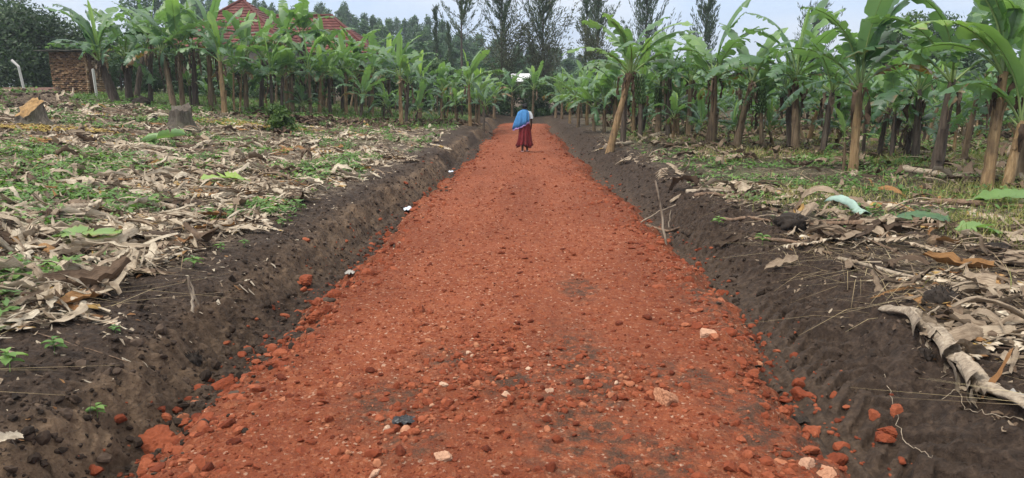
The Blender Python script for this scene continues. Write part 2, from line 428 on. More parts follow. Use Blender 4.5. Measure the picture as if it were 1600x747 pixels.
M['weed'] = mat_foliage('weed_leaf', [(0, (.045, .095, .026)), (.5, (.092, .18, .045)), (1, (.18, .29, .07))], .3)
M['grass'] = mat_foliage('grass_blade', [(0, (.065, .10, .026)), (.45, (.14, .18, .048)), (.75, (.28, .26, .09)), (1, (.40, .33, .17))], .3, .7)
M['straw'] = mat_foliage('straw', [(0, (.16, .11, .06)), (.5, (.34, .26, .14)), (1, (.50, .42, .25))], .1, .7)
M['dark_foliage'] = mat_foliage('dark_foliage', [(0, (.012, .026, .013)), (.5, (.026, .052, .022)), (1, (.07, .115, .035))], .2)
M['mid_foliage'] = mat_foliage('mid_foliage', [(0, (.018, .042, .020)), (.5, (.040, .080, .034)), (1, (.085, .135, .045))], .2)
M['euc_foliage'] = mat_foliage('eucalyptus_foliage', [(0, (.022, .058, .030)), (.5, (.050, .108, .050)), (1, (.10, .17, .065))], .2)
M['needle'] = mat_foliage('feathery_foliage', [(0, (.038, .064, .042)), (.5, (.072, .108, .066)), (1, (.11, .125, .07))], .15)
M['drab'] = mat_foliage('drab_foliage', [(0, (.045, .058, .036)), (.5, (.08, .09, .052)), (1, (.13, .135, .08))], .15)
M['bark'] = mat_plain('grey_bark', (.10, .085, .07), .9, .5, 9)
M['cut_wood'] = mat_plain('cut_wood', (.34, .205, .085), .85, .6, 9)
M['stump'] = mat_stem('stump_bark', (.028, .022, .017), (.085, .07, .055), (.17, .145, .12), (.06, .075, .03))
M['concrete'] = mat_plain('pale_concrete', (.52, .50, .47), .85, .25, 20)
M['plank'] = mat_plain('pinkish_plank', (.30, .19, .155), .85, .35, 9)
M['white_sheet'] = mat_plain('pale_roof_sheet', (.62, .63, .64), .5, .15, 3)
M['wall_plaster'] = mat_plain('plaster_wall', (.34, .28, .22), .9, .3, 3)
M['window_dark'] = mat_plain('dark_window', (.02, .022, .025), .25, .2, 2, .5)
M['skin'] = mat_plain('dark_skin', (.055, .030, .020), .55, .15, 20)
M['hair'] = mat_plain('black_hair', (.010, .009, .010), .8, .3, 60)
M['blue_cloth'] = mat_plain('blue_cloth', (.055, .20, .44), .85, .35, 8)
M['red_cloth'] = mat_plain('red_cloth', (.17, .016, .020), .85, .45, 10)
M['white_cloth'] = mat_plain('white_cloth', (.62, .66, .70), .85, .15, 10)
M['lilac_cloth'] = mat_plain('lilac_trim', (.34, .22, .46), .85, .2, 10)
M['pink_sole'] = mat_plain('pink_sandal', (.60, .34, .33), .7, .2, 20)
M['plastic_white'] = mat_plain('white_plastic', (.58, .64, .74), .35, .2, 25, .5)
M['plastic_black'] = mat_plain('black_plastic', (.014, .014, .016), .4, .2, 30, .5)
M['pale_sheath'] = mat_plain('pale_sheath', (.27, .38, .325), .6, .25, 9)
M['grey_rag'] = mat_plain('grey_rag', (.33, .31, .285), .9, .4, 14)
M['coffee'] = mat_foliage('coffee_foliage', [(0, (.020, .05, .012)), (.5, (.05, .10, .022)), (1, (.11, .17, .04))], .2, .4)
M['dark_root'] = mat_plain('dark_root', (.030, .022, .017), .95, .5, 25)

def mat_brick():
    m = NT('stacked_brick'); a = m.attr(); p = m.obj()
    c = m.ramp(a[0], [(0, (.07, .042, .028)), (.4, (.19, .108, .06)), (.75, (.33, .215, .12)), (1, (.40, .30, .21))])
    n = m.noise(p, 14, 5, .7); c = m.mix(m.ramp(n, [(.3, .6), (.6, 0.0)]), c, (.05, .034, .027))
    return m.fin(c, .95, m.bump(n, .6, .02), .2)
M['brick'] = mat_brick()
def mat_tile():
    m = NT('red_roof_tile'); a = m.attr(); p = m.obj()
    c = m.ramp(a[0], [(0, (.085, .024, .020)), (.3, (.088, .024, .020)), (.8, (.135, .040, .032)), (1, (.18, .075, .06))])
    n = m.noise(p, 3, 5, .7); c = m.mix(m.ramp(n, [(.3, .5), (.6, 0.0)]), c, (.11, .045, .04))
    return m.fin(c, .8, None, .3)
M['tile'] = mat_tile()
# ------------------------------------------------------------------ world and sun
def make_world():
    w = bpy.data.worlds.new('World'); S.world = w; w.use_nodes = True
    t = w.node_tree; t.nodes.clear(); N = t.nodes.new; L = t.links.new
    out = N('ShaderNodeOutputWorld'); bg = N('ShaderNodeBackground'); bg.inputs[1].default_value = SKY
    sky = N('ShaderNodeTexSky'); sky.sky_type = 'NISHITA'; sky.sun_disc = False
    sky.sun_elevation = R(SUN_EL); sky.sun_rotation = R(SUN_AZ); sky.dust_density = 2.5; sky.air_density = 1.2
    tc = N('ShaderNodeTexCoord'); sep = N('ShaderNodeSeparateXYZ'); L(tc.outputs['Generated'], sep.inputs[0])
    mp = N('ShaderNodeMapping'); mp.inputs['Scale'].default_value = (1, 1, 4.0); L(tc.outputs['Generated'], mp.inputs[0])
    nz = N('ShaderNodeTexNoise'); nz.inputs['Scale'].default_value = 3.1; nz.inputs['Detail'].default_value = 6; nz.inputs['Roughness'].default_value = .5; L(mp.outputs[0], nz.inputs['Vector'])
    r = N('ShaderNodeValToRGB'); e = r.color_ramp.elements
    e[0].position = .42; e[0].color = (.50, .67, .95, 1); e[1].position = .74; e[1].color = (.84, .87, .94, 1); L(nz.outputs['Fac'], r.inputs[0])
    z = N('ShaderNodeMapRange'); z.inputs[1].default_value = 0; z.inputs[2].default_value = 1; z.inputs[3].default_value = 1.0; z.inputs[4].default_value = ZEN; L(sep.outputs[2], z.inputs[0])
    ml = N('ShaderNodeMath'); ml.operation = 'MULTIPLY'; ml.inputs[1].default_value = .44 / SKY; L(z.outputs[0], ml.inputs[0])
    v = N('ShaderNodeVectorMath'); v.operation = 'SCALE'; L(r.outputs[0], v.inputs[0]); L(ml.outputs[0], v.inputs['Scale'])
    wm = N('ShaderNodeMix'); wm.data_type = 'RGBA'; wm.inputs[7].default_value = (.86, .84, .80, 1); L(r.outputs[0], wm.inputs[6])
    zz = N('ShaderNodeMapRange'); zz.inputs[1].default_value = .15; zz.inputs[2].default_value = .6; L(sep.outputs[2], zz.inputs[0]); L(zz.outputs[0], wm.inputs[0]); L(wm.outputs[2], v.inputs[0])
    mx = N('ShaderNodeMix'); mx.data_type = 'RGBA'; mx.inputs[0].default_value = .9; L(sky.outputs[0], mx.inputs[6]); L(v.outputs[0], mx.inputs[7])
    L(mx.outputs[2], bg.inputs[0]); L(bg.outputs[0], out.inputs[0])
SKY = .1; SUN_EL = 58; SUN_AZ = 235; ZEN = 2.3
make_world()
ld = bpy.data.lights.new('sun', 'SUN'); sun = bpy.data.objects.new('sun', ld); COL.objects.link(sun)
ld.energy = 1.5; ld.angle = R(16); ld.color = (1, .95, .86)
# sun_rotation is measured from +Y towards +X
az = R(SUN_AZ); sd = Vector((math.sin(az) * math.cos(R(SUN_EL)), math.cos(az) * math.cos(R(SUN_EL)), math.sin(R(SUN_EL))))
sun.rotation_euler = sd.to_track_quat('Z', 'Y').to_euler(); sun.location = (0, -5, 40)

# ------------------------------------------------------------------ ground sheet and road sheet
def grid_faces(ny, nx):
    i, j = np.meshgrid(np.arange(ny - 1), np.arange(nx - 1), indexing='ij')
    return np.stack([i * nx + j, i * nx + j + 1, (i + 1) * nx + j + 1, (i + 1) * nx + j], -1).reshape(-1, 4)

def zones(x, y):
    x = WX(x, y)
    l = -x + .16 * vnoise(y * .33, 0 * y, 3) + .09 * vnoise(y * 1.1, x * .3, 4); near = 1 - sstep(6, 11, y)
    green = np.where(x < 0, .55 * sstep(4, 7, l) * sstep(-.2, .3, vnoise(x * .5, y * .5, 91)), sstep(3.2, 5.5, x) * sstep(8, 12, y) * (.35 + .65 * sstep(-.3, .3, vnoise(x * .3, y * .3, 92))))
    green = np.where((x < -4) & (y > 25), np.maximum(green, sstep(31, 37, y)), green) * np.where(x < -14, 1 - sstep(14, 17, l) * sstep(21, 24, y) * (1 - sstep(34, 38, y)), 1)
    dry = np.where(x < 0, 1.0 * np.exp(-((l - 3.0) / .24)**2) * sstep(-.5, .0, vnoise(y * .55, x * .8, 93)), .22 * np.exp(-((x - 2.2) / .28)**2))
    dry = np.maximum(dry, .55 * sstep(4, 7, np.abs(x)) * (x < 0) * (1 - .8 * sstep(15, 19, l) * sstep(22, 25, y)))
    lit = np.where(x < 0, sstep(3.5 + .5 * near, 4.3 + .6 * near, l + .4 * vnoise(x, y, 94)), sstep(2.9 + .3 * near, 4.2, x + .4 * vnoise(x, y, 95)) * sstep(-.35, .25, vnoise(x * .6, y * .6, 96)))
    return np.stack([green, dry, lit], -1)

SMEAR = [(910, 590, .30, 1.2), (905, 680, .34, .55), (610, 630, .3, .4), (640, 690, .22, .22), (985, 720, .5, .3), (1120, 470, .3, .8), (1235, 690, .4, .4), (1180, 640, .3, .5), (905, 450, .2, .5), (700, 560, .2, .3), (800, 600, .25, .25), (1060, 585, .3, .3), (890, 640, .25, .4)]
SMEAR = [(*ground(a, b)[:2], c, d) for a, b, c, d in SMEAR]
def DK(x, y):                                              # dark soil dragged onto the murram, where the photo has it
    k = 0 * x
    for a, b, rx, ry in SMEAR: k = np.maximum(k, np.exp(-((x - a) / rx)**2 - ((y - b) / ry)**2))
    return k
def make_ground():
    ys = list(np.arange(-14, 1.0, .8)); y = 1.1
    while y < 70: ys.append(y); y *= 1.0048
    while y < 900: ys.append(y); y *= 1.07
    ys += [1500, 3000]
    ys = np.array(ys); nx = 1300
    u = np.linspace(-1, 1, nx); u = .6 * u + .4 * u**3
    half = 7.5 + .86 * np.maximum(ys, 0) + np.where(ys > 70, (ys - 70) * .6, 0)
    X = u[None, :] * half[:, None]; Y = np.repeat(ys[:, None], nx, 1)
    Z = H(X, Y)
    Z = Z + 2.0 * sstep(70, 150, Y) * 0
    mb = MB(); mb.add(np.stack([X, Y, Z], -1), grid_faces(*X.shape), zones(X, Y).reshape(-1, 3))
    tag(mb.build('ground', M['soil']), kind='structure')
    ys = ys[(ys > -14) & (ys < 50)]; nx = 330
    X = np.repeat(np.linspace(-3.0, 2.5, nx)[None], len(ys), 0); Y = np.repeat(ys[:, None], nx, 1)
    Z = HR(X, Y)
    dk = DK(X, Y); X0 = X; X = WX(X, Y)
    wob = .12 * vnoise(Y * .35, 0 * Y, 152); dxr = X + .22
    band = np.exp(-((dxr - .78 - wob) / .33)**2) + np.exp(-((dxr + .82 - wob) / .36)**2)
    tone = np.clip(sstep(-.35, .35, fbm(X * .9 + 5, Y * .45, 4, 151)) * (1 - .75 * band) + .25 * sstep(1.3, 1.9, np.abs(dxr)), 0, 1)
    ed = sstep(1.75, 2.2, np.abs(X + .22) + .25 * vnoise(X * 2, Y * 2, 97)) * .8
    mb = MB(); mb.add(np.stack([X0, Y, Z], -1), grid_faces(*X.shape), np.stack([0 * X, np.clip(dk * 1.6 + .5 * ed, 0, 1), tone], -1).reshape(-1, 3))
    tag(mb.build('dirt_road', M['road']), kind='structure')
make_ground()

# ------------------------------------------------------------------ loose stones
def on_ground(x, y, sink): return np.stack([x, y, G(x, y) + sink], -1)
def make_gravel():
    rng = np.random.default_rng(5); mb = MB()
    def lay(n, y0, y1, x0, x1, s0, s1, sub, pw=2.0, edge=False, cb=0):
        y = y0 * (y1 / y0)**rng.random(n) if y1 < 60 else rng.uniform(y0, y1, n)
        if edge:
            sgn = np.where(rng.random(n) < .5, -1, 1); x = -.22 + sgn * (2.1 + .26 * rng.standard_normal(n))
        else: x = rng.uniform(x0, x1, n)
        x = x + np.where(x < 0, SL(y) * np.clip(-x / 1.2, 0, 1), -SR(y) * np.clip(x / 1.2, 0, 1))
        s = s0 * (s1 / s0)**(rng.random(n)**pw)
        on = (np.abs(x + .22) < 2.9) & (rng.random(n) > .8 * DK(x, y)); x, y, s = x[on], y[on], s[on]
        c = np.clip(rng.beta(2.0, 2.4, len(x)) * .88 + (rng.random(len(x)) < .02) * .2, 0, .92)
        stones(mb, on_ground(x, y, s * (.25 - .6 * rng.random(len(s)))), s, rng, sub, .7, np.stack([c, c, c], -1))
    lay(26000, 3.2, 14, -2.3, 1.9, .003, .011, 0)
    lay(4500, 3.2, 20, -2.3, 1.9, .008, .022, 0, 2.6)
    lay(2500, 8, 45, -2.3, 1.9, .012, .03, 0, 2.6)
    lay(2600, 3.2, 26, -2.2, 1.8, .012, .05, 1, 2.8)
    lay(6500, 3.2, 40, 0, 0, .010, .06, 1, 2.4, True)
    # patches of crushed paler stone
    for px, py, r, n in [(760, 560, .5, 260), (700, 600, .4, 170), (660, 655, .3, 120), (960, 580, .4, 110), (850, 610, .5, 200), (1000, 600, .35, 90)]:
        P = ground(px, py); x = P[0] + r * rng.standard_normal(n) * .6; y = P[1] + r * rng.standard_normal(n) * .7
        s = .008 * (5)**(rng.random(n)**1.6); c = np.clip(.5 + .2 * rng.standard_normal(n), 0, .93)
        stones(mb, on_ground(x, y, s * .2), s, rng, 1, .7, np.stack([c] * 3, -1))
    tag(mb.build('gravel', M['red_stone'], smooth=False), kind='stuff')
    mb = MB()
    def clod(n, y0, y1, xf, s0, s1, sub):
        y = y0 * (y1 / y0)**rng.random(n); x = xf(n, y); x = x + np.where(x < 0, SL(y), -SR(y)); s = s0 * (s1 / s0)**(rng.random(n)**2.2)
        c = np.clip(rng.beta(2, 2.4, n), 0, 1); stones(mb, on_ground(x, y, s * .15), s, rng, sub, .75, np.stack([c] * 3, -1))
    clod(3200, 3.2, 40, lambda n, y: -2.9 + .35 * rng.standard_normal(n), .005, .035, 0)
    clod(1800, 5.2, 40, lambda n, y: 2.65 + .4 * rng.standard_normal(n), .005, .04, 0)
    clod(1300, 3.2, 30, lambda n, y: np.where((rng.random(n) < .55) | (y < 8), -2.9, 2.75) + .36 * rng.standard_normal(n), .012, .06, 1)
    clod(2500, 3.5, 14, lambda n, y: -3.2 - 1.6 * rng.random(n), .004, .03, 0)
    clod(1800, 3.5, 16, lambda n, y: 2.9 + 2.6 * rng.random(n), .004, .035, 0)
    clod(3500, 20, 36, lambda n, y: -12 - 14 * rng.random(n), .02, .13, 0)
    tag(mb.build('soil_clods', M['clod'], smooth=False), kind='stuff')
make_gravel()

def rock(px, py, wpx, tone, label, seed, group='loose rocks along the road'):
    P = ground(px, py); r = wpx / 2 / FPX * np.linalg.norm(P - CAM)
    rng = np.random.default_rng(seed); mb = MB()
    stones(mb, np.zeros((1, 3)), np.array([r]), rng, 3, .75, np.full((1, 3), tone))
    P[2] += r * .05
    o = mb.build('rock', M['red_stone'], smooth=False, loc=P); tag(o, label, 'rock', group)
    return o
ROCKS = [(479, 451, 24, .45, 'orange red rock lying alone in the left ditch'), (494, 497, 30, .5, 'big squared red rock at the left edge of the road beside two smaller ones'),
    (388, 562, 24, .55, 'round orange rock sitting at the foot of the left bank'), (351, 613, 38, .35, 'long dark red rock on the left road edge near the crumbling bank'),
    (244, 681, 60, .5, 'largest flat orange rock at the near end of the left bank'), (293, 663, 24, .5, 'small pinkish rock just behind the largest flat orange rock'),
    (231, 715, 20, .45, 'small red rock just in front of the largest flat orange rock'), (522, 463, 20, .4, 'small brick red rock next to the lone ditch rock'),
    (1104, 523, 26, .90, 'pale cream speckled rock on the right road edge'), (1128, 458, 18, .4, 'flat brick red rock above the pale speckled rock'),
    (1262, 705, 28, .6, 'upright orange rock in the heap at the near right road edge'), (1263, 727, 26, .90, 'cream coloured rock in the heap at the near right road edge'),
    (1291, 738, 30, .88, 'yellowish pale rock lowest in the heap at the near right edge'), (1226, 641, 26, .45, 'red rock on the right road edge before the heap'),
    (1268, 622, 20, .45, 'smooth orange rock alone on the scraped soil of the right ditch'), (1365, 660, 18, .5, 'flat rounded pinkish rock lying in the right ditch'),
    (1402, 655, 20, .62, 'pointed orange rock farthest right in the ditch'), (1386, 679, 26, .4, 'lumpy dark red rock below the pointed orange rock'),
    (1384, 694, 20, .4, 'round red rock touching the lumpy dark red rock'), (692, 717, 28, .90, 'broken pale rock on the road near the black plastic scrap'),
    (789, 618, 14, .93, 'small pale grey rock standing out on the red road'), (860, 611, 14, .92, 'small whitish rock just right of the grey one on the road'),
    (1040, 626, 46, .87, 'flat pale yellow rock sunk into the road surface'), (652, 487, 30, .55, 'half buried reddish rock in the middle of the road with pebbles round it'),
    (578, 428, 24, .5, 'rounded red rock where the road meets the left ditch midway'), (970, 741, 30, .4, 'brown red rock at the very bottom edge of the road'), (585, 743, 22, .91, 'pale topped rock at the near bottom of the road')]
for i, (a, b, c, d, e) in enumerate(ROCKS): rock(a, b, c, d, e, 300 + i)
rg = np.random.default_rng(77)
for i in range(110):
    y = 4.2 * (26 / 4.2)**rg.random(); sgn = -1 if rg.random() < .5 else 1
    x = -.22 + sgn * (2.12 + .2 * rg.standard_normal()); x += float(SL(y)) if sgn < 0 else -float(SR(y)); r = .035 + .05 * rg.random()**2
    mb = MB(); stones(mb, np.zeros((1, 3)), np.array([r]), rg, 2, .75, np.full((1, 3), .15 + .55 * rg.random()))
    o = mb.build('rock', M['red_stone'], smooth=False, loc=(x, y, gz(x, y) + r * .0))
    tag(o, 'small red rock in the loose row along the left edge of the road' if sgn < 0 else 'small red rock in the loose row along the right edge of the road', 'rock', 'small rocks along the left road edge' if sgn < 0 else 'small rocks along the right road edge')

# ------------------------------------------------------------------ dry leaf litter
def sheets(N, rng, L, W, nl, nw, curl=1.0, ragged=.25):
    """N bent, wrinkled leaf pieces as (N, nl*nw, 3) in local space, with along/across coordinates."""
    s = np.linspace(0, 1, nl); c = np.linspace(-1, 1, nw)
    prof = np.clip(np.sin(np.clip(s * .9 + .06, 0, 1) * PI), .2, 1)**.6
    wid = prof[None] * (1 + ragged * rng.standard_normal((N, nl))); wid = np.clip(wid, .1, 1.6)
    kx = curl * rng.standard_normal(N) * .95; ky = curl * (rng.standard_normal(N) * 1.1 + .3)
    ph = kx[:, None] * (s - .5)[None]
    # bend along the length
    ds = L[:, None] / (nl - 1)
    cx = np.cumsum(np.cos(ph) * ds, 1); cz = np.cumsum(np.sin(ph) * ds, 1)
    cx -= cx.mean(1, keepdims=True); cz -= cz.min(1, keepdims=True)
    kk = ky[:, None, None] * (1 + .5 * rng.standard_normal((N, nl, 1)) * curl)
    half = W[:, None, None] / 2 * wid[:, :, None]
    an = kk * c[None, None, :]
    yy = half * c[None, None, :] * np.cos(an * .6); zz = half * np.abs(c)[None, None, :] * np.sin(an * np.sign(c)[None, None, :] * .9)
    pl = sum(rng.standard_normal((N, 1, 1)) * np.sin(c[None, None, :] * (1.6 + 1.7 * k) + 6.28 * rng.random((N, 1, 1)) + s[None, :, None] * rng.standard_normal((N, 1, 1)) * 1.5) for k in range(3))
    zz = zz + W[:, None, None] * curl * (.075 * pl + .03 * rng.standard_normal((N, nl, nw)))
    nx_, nz_ = -np.sin(ph), np.cos(ph)
    X = cx[:, :, None] + nx_[:, :, None] * zz + L[:, None, None] * .02 * rng.standard_normal((N, nl, nw)) * curl; Z = cz[:, :, None] + nz_[:, :, None] * zz
    Y = yy + (W[:, None] * .35 * curl * np.cumsum(rng.standard_normal((N, nl)), 1) / nl**.5)[:, :, None]
    V = np.stack([X, Y, Z], -1).reshape(N, nl * nw, 3)
    V[..., 2] -= V[..., 2].min(1, keepdims=True)
    sc = np.broadcast_to(s[None, :, None], (N, nl, nw)).reshape(N, -1); cc = np.broadcast_to(c[None, None, :], (N, nl, nw)).reshape(N, -1)
    return V, sc, cc

def place_sheets(mb, x, y, L, W, rng, nl, nw, tone, curl=1.0, lift=.0, tilt=.16, ragged=.25, col2=None):
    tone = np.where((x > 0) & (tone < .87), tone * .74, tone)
    N = len(x); V, s, c = sheets(N, rng, L, W, nl, nw, curl, ragged)
    a = rng.random(N) * 2 * PI; tx = rng.standard_normal(N) * tilt; ty = rng.standard_normal(N) * tilt
    dzx, dzy = normals(x, y)
    ca, sa = np.cos(a)[:, None], np.sin(a)[:, None]
    X = V[..., 0] * ca - V[..., 1] * sa; Y = V[..., 0] * sa + V[..., 1] * ca
    Z = V[..., 2] + X * (dzx + tx)[:, None] + Y * (dzy + ty)[:, None]
    P = np.stack([X + x[:, None], Y + y[:, None], Z + (G(x, y) + lift)[:, None]], -1)
    F = grid_faces(nl, nw); F = (F[None] + (np.arange(N) * nl * nw)[:, None, None]).reshape(-1, 4)
    C = np.stack([np.broadcast_to(tone[:, None], s.shape), (c * .35 + rng.random((N, 1))), np.broadcast_to(s * .06, s.shape) + rng.random((N, 1))], -1)
    mb.add(P.reshape(-1, 3), F, C.reshape(-1, 3))

def tones(n, rng, orange=.045):
    t = np.where(rng.random(n) < .74, .46 + .40 * rng.beta(1.8, 1.4, n), .06 + .38 * rng.random(n)); k = rng.random(n) < orange
    t[k] = rng.uniform(.90, .97, k.sum()); return t

def litter_mask(x, y):
    x = WX(x, y)
    l = -x; near = 1 - sstep(6, 11, y)
    left = sstep(3.45 + .45 * near, 4.3 + .45 * near, l + .45 * vnoise(x * .9, y * .9, 94)) * (.25 + .75 * sstep(-.35, .1, fbm(x * .55, y * .55, 2, 121)))
    left = left * (1 - .75 * sstep(31, 38, y)) * (1 - .8 * sstep(14, 20, l) * sstep(22, 25, y))
    left = left * (1 - sstep(5.9, 5.2, y) * .75)
    right = sstep(2.75 + .35 * near, 3.5 + .4 * near, x + .35 * vnoise(x * .9, y * .9, 95)) * (.12 + .88 * sstep(-.25, .2, fbm(x * .5 + 3, y * .5, 2, 122))) * (1 - .55 * sstep(6, 9, x)) * (1 - .6 * sstep(13, 17, y)) * (1 - .6 * near)
    return np.where(x < 0, left, right)

def scatter(rng, n, y0, y1, k=.82):
    """Random points in the wedge in front of the camera, denser towards it, kept where the litter lies."""
    y = y0 * (y1 / y0)**rng.random(n); x = (rng.random(n) * 2 - 1) * (2.5 + k * y)
    keep = (np.abs(x) > 2.4) & (rng.random(n) < litter_mask(x, y)); return x[keep], y[keep]

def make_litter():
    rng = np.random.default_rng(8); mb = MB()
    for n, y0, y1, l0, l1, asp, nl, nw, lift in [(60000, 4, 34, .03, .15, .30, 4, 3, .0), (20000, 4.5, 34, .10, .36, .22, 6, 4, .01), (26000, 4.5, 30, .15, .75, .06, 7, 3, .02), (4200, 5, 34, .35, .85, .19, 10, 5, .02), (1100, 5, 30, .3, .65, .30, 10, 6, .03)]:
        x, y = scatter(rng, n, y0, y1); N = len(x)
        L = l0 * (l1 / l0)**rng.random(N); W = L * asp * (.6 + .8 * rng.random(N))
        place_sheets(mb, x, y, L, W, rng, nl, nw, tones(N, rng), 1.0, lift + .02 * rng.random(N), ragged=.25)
    # small scraps of debris on bare soil
    n = 2500; y = 3.6 * (20 / 3.6)**rng.random(n); sg = np.where(rng.random(n) < .5, -1, 1); x = sg * (2.9 + 2.4 * rng.random(n)); L = .02 + .07 * rng.random(n)
    place_sheets(mb, x, y, L, L * .4, rng, 3, 2, tones(n, rng), .8)
    # brown leaf heap in front of the left plantation
    n = 4200; P = [ground(q, 192) for q in (450, 720)]; t = rng.random(n)
    x = P[0][0] + (P[1][0] - P[0][0]) * t + .6 * rng.standard_normal(n); y = P[0][1] + (P[1][1] - P[0][1]) * t + 1.0 * rng.standard_normal(n); L = .15 + .3 * rng.random(n)
    place_sheets(mb, x, y, L, L * .4, rng, 5, 3, np.clip(.18 + .12 * rng.standard_normal(n), .05, .5), 1.1, .25 * rng.random(n) * np.exp(-((y - P[0][1]))**2))
    # dry leaves on the plantation floor
    n = 5000; x = 4 + 30 * rng.random(n); y = 14 + 30 * rng.random(n); k = y > 29 - 1.75 * x; x, y = x[k], y[k]; L = .2 + .45 * rng.random(len(x))
    place_sheets(mb, x, y, L, L * .3, rng, 5, 3, np.clip(.4 + .15 * rng.standard_normal(len(x)), .05, .8), 1.1)
    tag(mb.build('leaf_litter', M['litter']), kind='stuff')
    mb = MB()
    for px, py, rx, ry, n in ((392, 199, 1.7, .8, 3600), (95, 206, 1.1, .5, 2200), (30, 205, .7, .4, 1200)):   # yellow sawdust round the felled trees
        P = ground(px, py); x = P[0] + rx * rng.standard_normal(n) * .5; y = P[1] + ry * rng.standard_normal(n) * .6; L = .04 + .10 * rng.random(n)
        place_sheets(mb, x, y, L, L * .6, rng, 3, 2, np.clip(.99 + .02 * rng.standard_normal(n), .94, 1), .5, .07 + .03 * rng.random(n))
    tag(mb.build('sawdust', M['litter'], smooth=False), kind='stuff')
make_litter()
# ------------------------------------------------------------------ banana plants
def leaf(mb, base, az, e0, e1, L, W, rng, young=.3, brown=0.0, ntear=6, droop=.5, pet=.16, side=0.0, n=24, wilt=0.0):
    """One torn banana leaf on an arching midrib, from base outwards; az heading, e0/e1 start and end elevation."""
    s = np.linspace(0, 1, n + 1)
    el = e0 + (e1 - e0) * s**1.35
    a = az + side * s**1.5
    ds = L / n
    d = np.stack([np.cos(el) * np.cos(a), np.cos(el) * np.sin(a), np.sin(el)], -1)
    P = base + np.concatenate([np.zeros((1, 3)), np.cumsum(d[:-1] * ds, 0)])
    tw = rng.normal(0, .35) * s
    sv = np.stack([-np.sin(a), np.cos(a), 0 * a], -1); nv = np.cross(d, sv)
    sv2 = sv * np.cos(tw)[:, None] + nv * np.sin(tw)[:, None]; nv2 = np.cross(d, sv2)
    u = np.clip((s - pet) / (1 - pet), 0, 1)
    w = W / 2 * np.clip(u / .16, 0, 1)**.7 * np.clip((1.0 - u) / .22, 0, 1)**.6 * (1 + .04 * rng.standard_normal(n + 1))
    k0 = int(np.searchsorted(s, pet)); tint = np.clip(young + .07 * rng.standard_normal(), 0, 1)
    bl = np.clip(brown + .9 * brown * (s - .5), 0, 1)
    for sg in (-1, 1):
        nt = max(0, int(rng.poisson(ntear))); cuts = sorted(set(rng.integers(k0 + 1, n, nt))) if nt else []
        lo = k0
        for hi in list(cuts) + [n]:
            if hi <= lo: continue
            idx = np.arange(lo, hi + 1)
            dr = droop * (.3 + 1.5 * rng.random()) + wilt * (.5 + .8 * s[idx].mean()); f0 = rng.normal(.42, .14) * (1 - .5 * s[idx].mean()) - .5 * wilt
            shear = rng.normal(0, .15) + .06
            gap = 0.0 if len(cuts) == 0 else .085
            ang1 = f0 - dr * .35; ang2 = f0 - dr * 1.15
            o1 = (sv2[idx] * (sg * math.cos(ang1)) + nv2[idx] * math.sin(ang1)) * (w[idx] * .5)[:, None]
            o2 = o1 + (sv2[idx] * (sg * math.cos(ang2)) + nv2[idx] * math.sin(ang2)) * (w[idx] * .52)[:, None]
            t = np.linspace(-1, 1, len(idx))[:, None]
            o1 = o1 + d[idx] * (w[idx][:, None] * (shear * .5 + .12) - t * gap * .25 * W)
            o2 = o2 + d[idx] * (w[idx][:, None] * (shear + .24) - t * gap * W * (1 if len(cuts) else 0))
            if len(cuts): o2 = o2 + nv2[idx] * (.03 * W * rng.standard_normal((len(idx), 1)))
            V = np.stack([P[idx], P[idx] + o1, P[idx] + o2], 1).reshape(-1, 3)
            F = grid_faces(len(idx), 3)
            if sg > 0: F = F[:, ::-1]
            e_b = np.stack([np.zeros(len(idx)), .2 + 0 * idx, .55 + .2 * rng.random(len(idx))], 1) * (brown > 0)
            C = np.zeros((len(idx), 3, 3)); C[..., 0] = tint + .05 * rng.standard_normal(); C[..., 1] = bl[idx][:, None] + e_b * min(1, brown * 2.2); C[..., 2] = .2
            mb.add(V, F, C.reshape(-1, 3)); lo = hi
    rr = np.interp(s, [0, pet, .5, 1], [.030, .021, .011, .003]) * (L / 2.2)
    Pm = P - nv2 * (rr * .9)[:, None]
    C = np.zeros((n + 1, 3)); C[:, 0] = tint; C[:, 1] = bl * .8; C[:, 2] = np.interp(s, [0, .2, 1], [.95, .95, .9])
    k = np.unique(np.concatenate([np.arange(0, n + 1, 2), [n]])); tube(mb, Pm[k], rr[k], 4, C[k], cap=False)
    return P[-1]

def make_stem(parent, h, lean, r0, mat, rng, dark=0.0, name='trunk'):
    mb = MB(); m = 14; s = np.linspace(0, 1, m)
    P = np.stack([lean[0] * s**1.15, lean[1] * s**1.15, -.12 + (h + .12) * s], -1)
    rad = .80 * r0 * np.interp(s, [0, .06, .3, 1], [1.25, 1.08, .95, .60]) * (1 + .04 * rng.standard_normal(m))
    C = np.zeros((m, 3)); C[:, 0] = np.interp(s, [0, .6, 1], [0, .3, .9]) * rng.random(); C[:, 1] = np.clip(dark + .5 * rng.random() * (s > .72), 0, 1)
    tube(mb, P, rad, 12, C, .07, rng)
    # loose old sheaths clasping the stem
    for k in range(int(rng.integers(2, 6))):
        a = rng.random() * 2 * PI; z0 = rng.uniform(.1, .75); z1 = min(1, z0 + rng.uniform(.15, .35)); ss = np.linspace(z0, z1, 6)
        ctr = np.stack([lean[0] * ss**1.15, lean[1] * ss**1.15, h * ss], -1); rd = np.interp(ss, s, rad) + .008 + np.linspace(0, 1, 6)**3 * rng.uniform(0, .09)
        V = np.stack([ctr + np.stack([np.cos(a + q) * rd, np.sin(a + q) * rd, 0 * rd], -1) for q in (-.45, -.15, .15, .45)], 1)
        V = V + rng.normal(0, .008, V.shape); mb.add(V.reshape(-1, 3), grid_faces(6, 4), (0, .15 + .5 * rng.random(), 0))
    mb.build(name, mat, parent); return P[-1]

